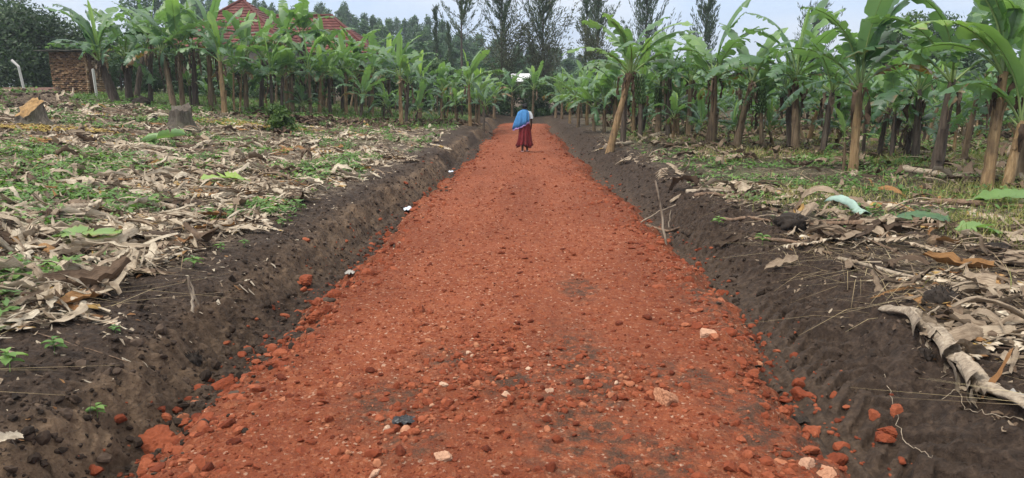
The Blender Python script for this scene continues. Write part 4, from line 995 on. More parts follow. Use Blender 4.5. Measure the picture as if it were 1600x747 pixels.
# thicket that closes the road end and the back of the plantation
rg = np.random.default_rng(61)
BU = [broadleaf('bush', (0, 55, 0), h, w, M[m], 700 + i, 5200, .12, .08, 'dense dark bush in the thicket closing the far end of the road', 'bushes at the road end', 'bush', 22) for i, (h, w, m) in enumerate([(3.2, 2.0, 'dark_foliage'), (2.6, 1.8, 'dark_foliage'), (3.6, 2.2, 'mid_foliage')])]
first = [True] * 3
def bush(x, y, sc, label, group):
    i = int(rg.integers(0, 3)); z = gz(x, y) - .1
    if first[i]: first[i] = False; o = BU[i]; o.location = (x, y, z); o.scale = (sc,) * 3; o['label'] = label; o['group'] = group
    else: copy_thing(BU[i], (x, y, z), rg.random() * 6.28, sc, label, group)
for x in np.arange(-10, 11, 2.0): bush(x + rg.normal(0, .4), 55 + rg.normal(0, .8), rg.uniform(.75, 1.0), 'dense dark bush in the thicket closing the far end of the road', 'bushes at the road end')
for x in np.arange(8, 52, 2.6): bush(x + rg.normal(0, .6), 63 + rg.normal(0, 1.5), rg.uniform(1.0, 1.35), 'dark bush behind the last banana rows on the right', 'bushes behind the right plantation')
for x in np.arange(-34, -10, 3.0): bush(x + rg.normal(0, .6), 62 + rg.normal(0, 1.5), rg.uniform(.9, 1.2), 'dark bush behind the last banana rows on the left', 'bushes behind the left plantation')
for x in np.arange(-28, -11, 1.9): bush(x + rg.normal(0, .4), 48.5 + rg.normal(0, .7) + .25 * (x + 28) * .2, rg.uniform(.7, .95), 'dark bush hiding the wall of the tiled house', 'bushes before the tiled house')
for x in np.arange(-13, -3, 2.2): bush(x + rg.normal(0, .4), 52 + rg.normal(0, .7), rg.uniform(.8, 1.0), 'dark bush behind the left banana rows near the road end', 'bushes behind the left rows')
# dark broadleaved trees at the left and right
for i, (px, top, y, w, lb) in enumerate([(-30, 30, 54, 4.6, 'dark leafy tree cut off by the left edge behind the shed'), (38, 16, 56, 4.2, 'tall dark leafy tree standing behind the bent concrete post'), (100, 34, 60, 3.8, 'dark leafy tree behind the roof of the brick shed'), (150, 60, 64, 3.0, 'lower dark tree behind the shaggy banana plants'), (10, -8, 72, 4.5, 'taller grey green tree rising behind the dark leafy ones')]):
    T = at_depth(px, top, y); z = gz(T[0], T[1]); broadleaf('broadleaf_tree', (T[0], T[1], z), T[2] - z, w, M['dark_foliage' if i != 4 else 'mid_foliage'], 720 + i, 9000, .15, .06, lb, 'dark trees at the far left', 'tree', 40)
for i, (px, top, y, w, lb) in enumerate([(1420, 22, 58, 3.4, 'dark round crowned tree behind the banana leaves at the right'), (1480, 26, 60, 3.0, 'dark tree just right of the round crowned one'), (1375, 40, 62, 2.4, 'smaller dark tree left of the round crowned one'), (1000, 110, 63, 3.0, 'low dark tree behind the leaning tan banana plant'), (1090, 118, 66, 3.0, 'low dark tree behind the straight brown banana plant')]):
    T = at_depth(px, top, y); z = gz(T[0], T[1]); broadleaf('broadleaf_tree', (T[0], T[1], z), T[2] - z, w, M['mid_foliage'], 740 + i, 7500, .15, .1, lb, 'dark trees behind the right plantation', 'tree', 34)
# small leafy shrub standing in the left field
P = ground(436, 206); broadleaf('coffee_shrub', P, 42 / FPX * P[1] * 1.0, .55, M['coffee'], 760, 2600, .075, .05, 'small bushy green shrub standing alone in the left field', None, 'shrub', 16)
# ------------------------------------------------------------------ green growth on the ground (nobody could count it)
def weed_mask(x, y):
    x = WX(x, y)
    l = -x; near = 1 - sstep(6, 11, y)
    a = sstep(3.5 + .4 * near, 4.4 + .4 * near, l) * sstep(-.12, .34, fbm(x * .8 + 7, y * .65, 3, 141)) * (1 - .6 * sstep(28, 40, y))
    b = sstep(3.2, 4.6, x) * sstep(9, 13, y) * sstep(-.1, .4, fbm(x * .5 + 7, y * .5, 3, 142)) * .55
    far = np.where(x < 0, sstep(30, 36, y) * (l > 4) * .8 * (1 - sstep(14, 17, l) * (1 - sstep(34, 38, y))), 0)
    return np.where(x < 0, np.maximum(a, far), b)
def make_weeds():
    rng = np.random.default_rng(14); mb = MB()
    n = 60000; y = 4.5 * (46 / 4.5)**rng.random(n); x = (rng.random(n) * 2 - 1) * (2.5 + .85 * y); k = (np.abs(x) > 3) & (rng.random(n) < weed_mask(x, y)); x, y = x[k], y[k]
    N = len(x); m = 9; z = G(x, y)
    r = .03 + .09 * rng.random((N, m)); a = rng.random((N, m)) * 6.28; hh = .03 + .16 * rng.random((N, 1)) * rng.random((N, m)) * np.where(y > 22, 1.6, 1)[:, None]
    C = np.stack([x[:, None] + r * np.cos(a), y[:, None] + r * np.sin(a), z[:, None] + hh], -1)
    s = (.018 + .030 * rng.random((N, m))) * (1 + .5 * sstep(12, 30, y))[:, None]
    u = np.stack([np.cos(a), np.sin(a), rng.normal(-.1, .35, (N, m))], -1) * s[..., None]; v = np.stack([-np.sin(a), np.cos(a), rng.normal(0, .3, (N, m))], -1) * s[..., None] * .6
    V = np.stack([C - u, C - v * .9, C + u * 1.1, C + v * .9], 2).reshape(-1, 3)
    t = np.clip(.45 + .15 * rng.standard_normal((N, 1)) + .12 * rng.standard_normal((N, m)), 0, 1); mb.add(V, np.arange(len(V)).reshape(-1, 4), np.repeat(np.stack([t.ravel()] * 3, -1), 4, 0))
    n = 9000; y = 4.8 * (20 / 4.8)**rng.random(n); x = -(3.2 + (rng.random(n)) * (.85 * y)); k = rng.random(n) < .45 * weed_mask(x, y); x, y = x[k], y[k]; N = len(x); m = 8; z = G(x, y)
    a = np.arange(m)[None] * 2.4 + rng.random((N, 1)) * 6; r = (.05 + .07 * rng.random((N, m))); hh = .05 + .12 * rng.random((N, 1)) + .03 * rng.standard_normal((N, m)); C = np.stack([x[:, None] + r * np.cos(a), y[:, None] + r * np.sin(a), z[:, None] + hh], -1); s = .035 + .035 * rng.random((N, m))
    u = np.stack([np.cos(a), np.sin(a), rng.normal(-.2, .3, (N, m))], -1) * s[..., None]; v = np.stack([-np.sin(a), np.cos(a), rng.normal(0, .25, (N, m))], -1) * s[..., None] * .55
    V = np.stack([C - u, C - v * .9, C + u * 1.1, C + v * .9], 2).reshape(-1, 3); t = np.clip(.6 + .15 * rng.standard_normal((N, 1)) + .1 * rng.standard_normal((N, m)), 0, 1); mb.add(V, np.arange(len(V)).reshape(-1, 4), np.repeat(np.stack([t.ravel()] * 3, -1), 4, 0))
    tag(mb.build('ground_weeds', M['weed']), kind='stuff')
    def blades(n, y0, y1, mask, h0, h1, name, mat, lie=.35, w=.006, tone=.4):
        mb = MB(); y = y0 * (y1 / y0)**rng.random(n); x = (rng.random(n) * 2 - 1) * (2.5 + .85 * y); k = rng.random(n) < mask(x, y); x, y = x[k], y[k]; N = len(x); z = G(x, y) - .01
        h = h0 + (h1 - h0) * rng.random(N); a = rng.random(N) * 6.28; l = np.abs(rng.normal(lie, .25, N)); d = np.stack([np.cos(a), np.sin(a)], -1)
        P0 = np.stack([x, y, z], -1); P1 = P0 + np.stack([d[:, 0] * h * l * .4, d[:, 1] * h * l * .4, h * .6 / (1 + l)], -1); P2 = P0 + np.stack([d[:, 0] * h * l * 1.2, d[:, 1] * h * l * 1.2, h * (.95 - .45 * l).clip(.06)], -1)
        ww = w * (1 + .9 * sstep(10, 25, y)); sd = np.stack([-d[:, 1] * ww, d[:, 0] * ww, 0 * ww], -1)
        V = np.stack([P0 - sd, P0 + sd, P1 - sd * .8, P1 + sd * .8, P2 - sd * .25, P2 + sd * .25], 1).reshape(-1, 3)
        F = np.array([[0, 1, 3, 2], [2, 3, 5, 4]]); F = (F[None] + (np.arange(N) * 6)[:, None, None]).reshape(-1, 4)
        t = np.clip(tone + .22 * rng.standard_normal(N), 0, 1); mb.add(V, F, np.repeat(np.stack([t] * 3, -1), 6, 0)); tag(mb.build(name, mat), kind='stuff')
    blades(150000, 6.5, 34, lambda x, y: (x > 3.1) * sstep(3.2, 5, x) * sstep(6.5, 11, y) * sstep(-.4, .2, fbm(x * .45 + 3, y * .45, 3, 143)), .07, .26, 'grass', M['grass'], .5, .005, .6)
    blades(30000, 24, 60, lambda x, y: (x < -3.5) * sstep(30, 35, y) * .8 * (1 - sstep(14, 17, -x) * (1 - sstep(34, 38, y))), .1, .35, 'far_grass', M['grass'], .4, .012, .12)
    blades(16000, 4, 20, lambda x, y: np.where(x > 0, sstep(2.9, 3.6, x) * sstep(-.15, .3, fbm(x * .8, y * .8, 2, 144)), sstep(3.6, 4.4, -x) * .3), .1, .45, 'straw', M['straw'], 2.6, .003, .45)
    blades(5200, 3.8, 26, lambda x, y: (np.abs(np.abs(WX(x, y)) - 2.95) < .3) * 1.0, .05, .22, 'bank_roots', M['dark_root'], 1.3, .0028, .5)
make_weeds()

# ------------------------------------------------------------------ single things lying about
def build_at(mb, name, mat, loc, smooth=True):
    loc = np.asarray(loc, float); mb.v = [v - loc for v in mb.v]; return mb.build(name, mat, None, smooth, loc)
def log_px(pts, r, mat, label, seed, group='cut banana stems lying about', lift=.6, name='banana_log', frayed=True, cat='cut stem'):
    rng = np.random.default_rng(seed); W = [ground(*p) for p in pts]; m = 5 * (len(W) - 1) + 1
    P = np.stack([np.interp(np.linspace(0, len(W) - 1, m), np.arange(len(W)), [w[i] for w in W]) for i in range(3)], -1)
    P[:, 2] = np.maximum(np.array([gz(*q[:2]) for q in P]) + r * lift, P[:, 2]); P[:, 2] = np.convolve(np.pad(P[:, 2], 1, 'edge'), [.3, .4, .3], 'valid')
    L = np.linalg.norm(P[-1] - P[0]); s = np.linspace(0, 1, m); mb = MB()
    tube(mb, P, r * (1.08 - .3 * s) * (1 + .07 * rng.standard_normal(m)), 10, (0, .1, 0), .10, rng, flat=.8 if len(W) < 5 else .42)
    if frayed:
        T, A, B = frames(P)
        for k in range(7 if len(W) < 5 else 26):
            a = rng.random() * 6.28; i0 = rng.uniform(0, .75); ss = np.linspace(i0, min(1.06, i0 + (rng.uniform(.15, .4) if len(W) < 5 else rng.uniform(.06, .2))), 6); C = np.stack([np.interp(ss, s, P[:, i]) for i in range(3)], -1)
            rd = r * 1.05 + np.linspace(0, 1, 6)**2 * rng.uniform(.0, .8 if len(W) < 5 else 1.6) * r
            V = np.stack([C + (A[0] * math.cos(a + q) + B[0] * math.sin(a + q) * .8) * rd[:, None] for q in (-.4, -.1, .2, .5)], 1) + rng.normal(0, r * .06, (6, 4, 3)); mb.add(V.reshape(-1, 3), grid_faces(6, 4), (0, .3 * rng.random(), 0))
    return tag(build_at(mb, name, M[mat], P[m // 2]), label, cat, group)
LOGS = [([(58, 240), (120, 241), (188, 242)], .055, 'log_brown', 'straight brown cut stem lying across the left field'), ([(95, 337), (150, 330), (214, 327)], .085, 'log_pale', 'short thick pale log in the litter of the near left field'),
    ([(184, 312), (232, 318), (276, 330)], .065, 'log_pale', 'knobbly grey stem angled down to the right in the near left litter'), ([(487, 254), (515, 258), (542, 266)], .075, 'log_pale', 'pale log lying near the edge of the left bank'),
    ([(0, 292), (30, 298)], .07, 'log_brown', 'brown log end poking in from the left edge'), ([(0, 414), (45, 408), (88, 400)], .022, 'log_brown', 'thin orange stalk at the left edge of the picture'),
    ([(1412, 269), (1465, 276), (1510, 284)], .10, 'log_pale', 'long pale log under the blackish leaning banana plant'), ([(1455, 318), (1520, 322), (1600, 328)], .07, 'log_brown', 'long brown stem lying to the right edge of the field'),
    ([(1072, 307), (1130, 304), (1190, 299)], .055, 'log_pale', 'pale grey stem lying across the heap behind the stick'), ([(1085, 314), (1140, 309), (1172, 306)], .045, 'log_brown', 'thinner brown stem in front of the pale grey one on the heap'),
    ([(1018, 216), (1042, 211), (1068, 206)], .11, 'log_pale', 'thick pale log resting below the plant with the bunch'), ([(946, 234), (965, 230), (984, 226)], .10, 'log_pale', 'cut log lying at the foot of the leaning tan banana plant'),
    ([(1310, 402), (1400, 430), (1490, 446), (1580, 452)], .025, 'log_pale', 'very long thin stalk snaking across the dark soil at the right'), ([(1385, 494), (1428, 510), (1475, 545), (1503, 582), (1550, 622), (1612, 674)], .085, 'log_pale', 'long peeling whitish banana stem running back along the bank at lower right'), ([(1130, 348), (1180, 347), (1222, 350)], .04, 'log_brown', 'dark stem half buried in the dead leaf heap on the right'),
    ([(1560, 262), (1600, 270)], .07, 'log_pale', 'pale log between the two leaning stems at the right edge'), ([(1160, 380), (1230, 388), (1300, 398)], .03, 'log_brown', 'brown stalk along the top of the right cutting'),
    ([(480, 176), (520, 182)], .05, 'log_pale', 'pale stem on the ground in the left plantation'), ([(330, 188), (372, 189)], .06, 'log_pale', 'pale green stem lying under the yellow stemmed banana plants'), ([(290, 236), (345, 240)], .05, 'log_brown', 'brown stem behind the fresh fallen leaf in the left field'),
    ([(372, 286), (430, 296)], .05, 'log_pale', 'grey stem behind the pale broken leaf in the left field'), ([(150, 178), (185, 180)], .07, 'log_brown', 'short brown log in the far left litter')]
for i, (p, r, mt, lb) in enumerate(LOGS): log_px(p, r, mt, lb, 800 + i, frayed=r > .04)

rg = np.random.default_rng(53); n_ = 0
while n_ < 46:
    y = 5.6 * (24 / 5.6)**rg.random(); x = (rg.random() * 2 - 1) * (2.5 + .74 * y); L = rg.uniform(.7, 2.0); a = rg.normal(0, .45)
    if min(abs(x - L / 2), abs(x + L / 2)) < 3.5 or rg.random() > float(litter_mask(np.array([x]), np.array([y]))[0]) + .1: continue
    r = rg.uniform(.025, .062); m = 9; q = np.linspace(-.5, .5, m); X = x + L * q * math.cos(a); Y = y + L * q * math.sin(a) + .03 * np.sin(q * 5 + y); Z = G(X, Y, False) + r * .9 + .02; mb = MB()
    tube(mb, np.stack([X, Y, Z], -1), r * (1.1 - .5 * (q + .5)) * (1 + .08 * rg.standard_normal(m)), 8, (0, .2 * rg.random(), 0), .12, rg, flat=.6)
    for k in range(5):
        i0 = rg.integers(0, m - 3); b = rg.random() * 3.1; ss = np.arange(i0, i0 + 3); rd = r * 1.05 + np.array([0, .2, 1.2]) * r * rg.random(); C = np.stack([X[ss], Y[ss], Z[ss]], -1)
        V = np.stack([C + np.stack([-math.sin(a) * np.cos(b + w) * rd, math.cos(a) * np.cos(b + w) * rd, np.sin(b + w) * rd * .7], -1) for w in (-.4, 0, .4)], 1); mb.add(V.reshape(-1, 3), grid_faces(3, 3), (0, .3 * rg.random(), 0))
    tag(build_at(mb, 'banana_log', M['log_pale' if rg.random() < .7 else 'log_brown'], (x, y, gz(x, y))), 'dry cut banana stem lying among the litter of the left field' if x < 0 else 'dry cut banana stem lying among the debris on the right', 'cut stem', 'cut stems lying in the left litter' if x < 0 else 'cut stems lying in the right debris'); n_ += 1

def fallen_leaf(px, py, az, L, W, young, brown, label, seed, e0=8, e1=-10, droop=.3, lift=.05, wilt=0, group='fresh banana leaves fallen on the ground'):
    rng = np.random.default_rng(seed); P = ground(px, py); P[2] += lift; mb = MB()
    leaf(mb, np.zeros(3), R(az), R(e0), R(e1), L, W, rng, young, brown, 3, droop, .06, wilt=wilt); return tag(mb.build('fallen_leaf', M['banana_leaf'], loc=P), label, 'leaf', group)
fallen_leaf(212, 226, 8, 1.25, .42, .75, 0, 'fresh green leaf folded like a boat in the left field', 841, 10, 5, -1.1)
fallen_leaf(392, 290, 215, .9, .42, .95, 0, 'pale lime broken leaf lying upturned in the near left field', 842, 14, -12, .2, .10)

def sheath():
    A, B = ground(1296, 322), ground(1352, 341); rng = np.random.default_rng(843); q = np.linspace(0, 1, 14); C = A + (B - A) * q[:, None]; C[:, 2] = np.array([gz(*p[:2]) for p in C]) + .05 + .16 * np.sin(q * PI * .8 + .5)**2 * (1 - .5 * q); d = (B - A) / np.linalg.norm(B - A); sd = np.cross(d, [0, 0, 1]); mb = MB()
    V = np.stack([C + sd * (.10 + .03 * np.sin(q * 7))[:, None] * c + np.array([0, 0, 1]) * (.055 * (1 - c * c) - .03 * abs(c)) for c in np.linspace(-1, 1, 7)], 1) + rng.normal(0, .003, (14, 7, 3)); mb.add(V.reshape(-1, 3), grid_faces(14, 7), (0, 0, 0)); o = build_at(mb, 'leaf_sheath', M['pale_sheath'], C[7]); so = o.modifiers.new('thick', 'SOLIDIFY'); so.thickness = .008
    tag(o, 'pale blue green leaf sheath bent over the right debris', 'leaf sheath')
sheath()
fallen_leaf(1508, 322, -8, 1.35, .5, .62, 0, 'broad flat green leaf lying toward the right edge', 844, 8, -10, .2, .10)
fallen_leaf(1385, 352, -10, .85, .42, .5, .1, 'arched green leaf left of the round clod on the right', 845, 24, -30, .4, .05)
fallen_leaf(1482, 368, -14, .6, .42, .62, .1, 'crumpled green leaf just right of the round clod', 846, 24, -34, .4, .04)
fallen_leaf(70, 385, 20, .8, .3, .9, .25, 'yellowing leaf half covered by dead ones at the left edge', 847, 10, -12, .3, .08)
fallen_leaf(250, 232, 185, .8, .25, .6, .1, 'small green leaf lying against the folded boat shaped one', 848, 10, -8, .2, .05)

# torn dead banana leaves, limp on the ground: twelve shapes
def torn_template(seed, n=18):
    rng = np.random.default_rng(seed); mb = MB(); leaf(mb, np.zeros(3), 0, R(6), R(-6 + 10 * rng.standard_normal()), 1.0, rng.uniform(.2, .34), rng, .5, 0, 24, .4, .1, side=rng.normal(0, .5), n=n, wilt=.25)
    k = np.concatenate([np.full(len(v), i) for i, v in enumerate(mb.v)]); V = np.concatenate(mb.v); V = V - V.mean(0); hump = .07 * fbm(V[:, 0] * 3 + seed, V[:, 1] * 6, 2, seed)
    V[:, 2] = V[:, 2] * .28 + hump * .8 + rng.normal(0, .006, len(V)); V[:, 2] -= np.percentile(V[:, 2], 12)
    Q = np.concatenate(mb.q); st = rng.normal(0, .17, len(mb.v))[k]; return V, Q, st
TORN = [torn_template(900 + i) for i in range(12)]
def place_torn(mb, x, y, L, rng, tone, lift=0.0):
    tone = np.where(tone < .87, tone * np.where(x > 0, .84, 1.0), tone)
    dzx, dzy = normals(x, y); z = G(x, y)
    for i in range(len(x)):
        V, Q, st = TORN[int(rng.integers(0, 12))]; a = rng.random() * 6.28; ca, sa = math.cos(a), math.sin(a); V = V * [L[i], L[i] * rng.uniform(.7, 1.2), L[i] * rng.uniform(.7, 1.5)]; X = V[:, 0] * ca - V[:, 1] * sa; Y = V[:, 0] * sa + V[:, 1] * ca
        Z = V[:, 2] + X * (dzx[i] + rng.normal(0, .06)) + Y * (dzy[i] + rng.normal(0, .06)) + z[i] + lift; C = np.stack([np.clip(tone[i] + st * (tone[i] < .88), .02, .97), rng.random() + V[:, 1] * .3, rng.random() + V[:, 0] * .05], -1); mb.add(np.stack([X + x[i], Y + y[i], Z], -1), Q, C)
def torn_stuff():
    rng = np.random.default_rng(23); mb = MB(); x, y = scatter(rng, 3400, 4.8, 30); place_torn(mb, x, y, rng.uniform(.5, 1.3, len(x)), rng, tones(len(x), rng, .035), .02); tag(mb.build('torn_leaf_litter', M['litter']), kind='stuff')
torn_stuff()

# single dead leaves, the ones that show largest
rg = np.random.default_rng(19)
def dead_leaf_at(x, y, L, W, tone, label, group, nl=14, nw=7, curl=.75, lift=.03):
    mb = MB(); place_sheets(mb, np.array([x]), np.array([y]), np.array([L]), np.array([W]), rg, nl, nw, np.array([tone]), curl, lift, .12, .1)
    tag(build_at(mb, 'dead_leaf', M['dead'], (x, y, gz(x, y))), label, 'dead leaf', group)
def torn_leaf_at(x, y, L, tone, label, group):
    mb = MB(); place_torn(mb, np.array([x]), np.array([y]), np.array([L]), rg, np.array([tone]), .035); tag(build_at(mb, 'dead_leaf', M['dead'], (x, y, gz(x, y))), label, 'dead leaf', group)
BIG = [(140, 452, 1.0, .42, .22, 'huge dark brown dead leaf humped at the edge of the near left litter'), (105, 410, .8, .30, .68, 'wide pale dead leaf above the humped dark one'), (170, 388, .8, .34, .72, 'big beige folded dead leaf in the near left litter'), (200, 285, .4, .22, .93, 'bright orange upright dead leaf in the middle of the left field'),
       (130, 298, .55, .26, .80, 'cream dead leaf left of the bright orange one'), (265, 402, .38, .2, .52, 'drooping grey dead leaf on the crest of the left bank'), (60, 352, .7, .3, .55, 'greyish crumpled dead leaf near the left edge'), (330, 345, .7, .22, .91, 'tattered orange brown dead leaf near the left bank'),
       (30, 385, .8, .3, .62, 'torn pale dead leaf at the far left of the near litter'), (420, 300, .7, .3, .66, 'ragged grey white dead leaf beside the pale lime leaf'), (20, 175, .5, .2, .9, 'orange dead leaf lying in front of the cut stump'), (10, 705, .2, .12, .8, 'lone cream dead leaf at the lower left corner'),
       (1220, 425, .45, .25, .60, 'grey dead leaf hanging over the right cutting'), (1500, 545, .5, .22, .62, 'grey white dead leaf wrapped round the rotten stem at lower right'), (1450, 525, .5, .2, .74, 'whitish dead leaf at the upper end of the rotten stem'), (1130, 262, .9, .4, .62, 'large grey dead leaf on the pile behind the heap'),
       (1055, 318, .3, .16, .74, 'pale dead leaf scrap sticking out beside the stick'), (1290, 385, .6, .3, .42, 'brown crumpled dead leaf on the right debris'), (1330, 420, .6, .22, .5, 'brown dead leaf beside the very long stalk'), (1440, 300, .7, .3, .5, 'grey brown dead leaf near the long pale log')]
for px, py, L, W, tn, lb in BIG:
    P = ground(px, py); dead_leaf_at(P[0], P[1], L * .8, W * .62, tn, lb, 'large dead leaves in the litter', lift=.05)
n = 0
while n < 190:
    y = 5.0 * (17 / 5.0)**rg.random(); x = (rg.random() * 2 - 1) * (2.5 + .75 * y)
    if abs(x) < 2.9 or rg.random() > float(litter_mask(np.array([x]), np.array([y]))[0]): continue
    L = rg.uniform(.45, 1.1); torn_leaf_at(x, y, L, float(tones(1, rg, .03)[0]), 'dry curled banana leaf among many in the litter of the left field' if x < 0 else 'dry curled banana leaf among many in the debris right of the road',
        'dry leaves littering the left field' if x < 0 else 'dry leaves littering the right side'); n += 1

# stumps, root balls, sticks, rags
def stump(px, py, w, h, label, seed, tilt=.0, cutmat='cut_wood', sidemat='stump', slope=.0):
    rng = np.random.default_rng(seed); P = ground(px, py); k = np.linalg.norm(P - CAM) / FPX; r = w * k / 2; hh = h * k; root = empty('tree_stump', P); mb = MB(); n = 28; a = np.arange(n) / n * 2 * PI
    lob = 1 + .16 * np.sin(a * 5 + 1) + .07 * np.sin(a * 11) + .06 * rng.standard_normal(n); zz = np.linspace(-.15, 1, 9); V = []
    for z in zz:
        fl = 1 + (.75 + .7 * np.maximum(0, np.sin(a * 4 + seed))) * math.exp(-max(z, 0) * 4.0); top = hh * (1 + slope * np.cos(a - 1.25)) ; V.append(np.stack([np.cos(a) * r * lob * fl * .8, np.sin(a) * r * lob * fl * .8, z * top], -1))
    V = np.array(V); V[:-1] += rng.normal(0, .016, V[:-1].shape); V[-1, :, 2] += rng.normal(0, .025, n) + (.10 * hh * np.sin(a * 3) if cutmat == 'stump' else 0); i, j = np.meshgrid(np.arange(8), np.arange(n), indexing='ij'); F = np.stack([i * n + j, i * n + (j + 1) % n, (i + 1) * n + (j + 1) % n, (i + 1) * n + j], -1).reshape(-1, 4)
    mb.add(V.reshape(-1, 3), F, (.4, .1, 0)); mb.build('bark', M[sidemat], root); top = MB(); c = V[-1].mean(0) + [0, 0, .004]
    T = np.concatenate([V[-1] + [0, 0, .003], (V[-1] * .5 + c * .5) + rng.normal(0, .012, (n, 3)) + [0, 0, .02], c[None] + [0, 0, .03]]); top.add(T, [(q, (q + 1) % n, n + (q + 1) % n, n + q) for q in range(n)], (0, 0, 0)); top.add(T, [(n + q, n + (q + 1) % n, 2 * n) for q in range(n)], (0, 0, 0))
    top.build('cut_face', M[cutmat], root); return tag(root, label, 'tree stump', 'tree stumps in the left field')
stump(50, 198, 36, 25, 'tree stump with a fresh orange cut face at the far left', 851, slope=.5); stump(284, 204, 34, 31, 'old grey weathered stump in front of the brown leaning banana plant', 852, cutmat='stump', slope=.12)
def rootball(px, py, w, label, seed, tone=.4, hairs=70, fl=.8):
    rng = np.random.default_rng(seed); P = ground(px, py); r = w / 2 * np.linalg.norm(P - CAM) / FPX; V, F = ICO[3]; d = fbm(V[:, 0] * 2.2 + seed, V[:, 1] * 2.2 + V[:, 2] * 1.7, 4, seed); mb = MB(); mb.add(V * (1 + .3 * d)[:, None] * r * [1, 1, fl], F, (tone,) * 3)
    for k in range(hairs):
        u = rng.standard_normal(3); u[2] = abs(u[2]); u /= np.linalg.norm(u); q = np.linspace(.85, 1.12 + .2 * rng.random(), 4)[:, None] * r; B = u * q + rng.normal(0, r * .12, (4, 3)) * np.linspace(0, 1, 4)[:, None]; tube(mb, B, [.004, .003, .003, .001], 3, (tone * .7,) * 3, cap=False)
    return tag(mb.build('root_ball', M['dark_root'], loc=P + [0, 0, r * .25]), label, 'root ball', 'uprooted banana root balls')
rootball(300, 558, 26, 'black fibrous tuft of roots stuck in the left bank', 861); rootball(222, 166, 24, 'dark uprooted root mass under the shaggy banana plants', 862, hairs=60); rootball(1472, 476, 44, 'dark earthy root ball on the right cutting edge', 863); rootball(1236, 362, 46, 'wide dark earth lump in the right debris beside the stick', 864, hairs=50, fl=.6)
rootball(1460, 381, 20, 'small round tan clod between two green leaves on the right', 865, hairs=10); M2 = bpy.data.objects['root_ball.004']; M2.data.materials[0] = M['log_brown']
rootball(1440, 560, 30, 'dark root clump beside the rotten stem at lower right', 866); rootball(240, 187, 14, 'small dark earth lump left of the grey stump', 867, hairs=20); rootball(292, 212, 14, 'small dark lump at the foot of the grey stump', 868, hairs=20); rootball(1560, 395, 30, 'brown earth lump near the right edge of the picture', 869, hairs=40, fl=.6)

def stick(pts, r, label, mat='log_pale', name='stick', group=None, seed=1):
    rng = np.random.default_rng(seed); P0 = ground(*pts[0]); P = [P0 - [0, 0, .03]]
    for (px, py) in pts[1:]: P.append(at_depth(px, py, P0[1] + .05))
    mb = MB(); P = np.array(P); m = 9; P = np.stack([np.interp(np.linspace(0, len(P) - 1, m), np.arange(len(P)), P[:, i]) for i in range(3)], -1) + np.concatenate([np.zeros((1, 3)), rng.normal(0, r * .4, (m - 1, 3))])
    tube(mb, P, r * np.linspace(1.1, .75, m), 6, (0, .1, 0)); return tag(build_at(mb, name, M[mat], P0), label, 'stick', group)
stick([(1041, 380), (1034, 330), (1024, 283)], .017, 'thin upright stick planted at the right edge of the road', group='sticks beside the road', seed=2)
stick([(1044, 356), (1048, 328)], .010, 'short thin twig standing just behind the upright stick', group='sticks beside the road', seed=3)
stick([(1000, 346), (1030, 330), (1056, 320)], .012, 'bent twig leaning across behind the upright stick', group='sticks beside the road', seed=4)
stick([(302, 498), (300, 465), (294, 432)], .013, 'dry yellow stalk leaning against the left bank', group='sticks beside the road', seed=5)
stick([(318, 499), (306, 468), (294, 434)], .011, 'second yellow stalk forming a point with the first on the left bank', group='sticks beside the road', seed=6)
log_px([(1010, 352), (1040, 362), (1062, 360)], .03, 'log_brown', 'short dark branch at the foot of the upright stick', 870, None, name='branch', frayed=False, cat='branch')
log_px([(30, 512), (120, 545), (225, 588)], .004, 'log_brown', 'long thin root strand trailing down the near left bank', 871, None, name='root_strand', frayed=False, cat='root')
def vine(pts, label, seed):
    rng = np.random.default_rng(seed); P = np.array([ground(*p) for p in pts]); P[:, 2] += .02; m = 30; t = np.linspace(0, len(P) - 1, m); P = np.stack([np.interp(t, np.arange(len(P)), P[:, i]) for i in range(3)], -1); P += rng.normal(0, .008, P.shape); mb = MB(); tube(mb, P, .0026, 5, (0, 0, 0), cap=False)
    tag(build_at(mb, 'dry_vine', M['log_pale'], P[m // 2]), label, 'vine', 'dry vines on the scraped soil')
vine([(1470, 620), (1500, 612), (1502, 640), (1540, 660), (1590, 668)], 'looping dry yellow vine below the whitish log', 881); vine([(1380, 596), (1412, 700), (1455, 745)], 'dry strand running down the right ditch to the bottom edge', 882); vine([(1390, 470), (1440, 476), (1500, 470), (1560, 490)], 'dry straw strand behind the rotten stem at the right', 883)

def crumple(name, px, py, w, h, mat, label, cat, seed, fl=.35, amp=.4):
    rng = np.random.default_rng(seed); P = ground(px, py); k = np.linalg.norm(P - CAM) / FPX; n = 22; u = np.linspace(-1, 1, n); X, Y = np.meshgrid(u, u); rad = np.sqrt(X**2 + Y**2) + .001; sc = 1 / np.maximum(1, rad / (1 + .25 * vnoise(X * 2 + seed, Y * 2, seed)))
    X, Y = X * sc, Y * sc; Z = np.abs(fbm(X * 2.2 + seed, Y * 2.2, 3, seed + 3)) * amp * 2 + fl * (1 - np.minimum(rad, 1)**2); mb = MB(); mb.add(np.stack([X * w * k / 2, Y * h * k, Z * w * k * .35 + .012], -1), grid_faces(n, n), (0, 0, 0))
    return tag(mb.build(name, M[mat], loc=P), label, cat, None)
crumple('plastic_bag', 637, 324, 18, 16, 'plastic_white', 'crumpled white and blue plastic bag in the left ditch', 'plastic bag', 5); crumple('plastic_scrap', 704, 269, 9, 9, 'plastic_white', 'small white plastic scrap farther up the left ditch', 'plastic scrap', 6)
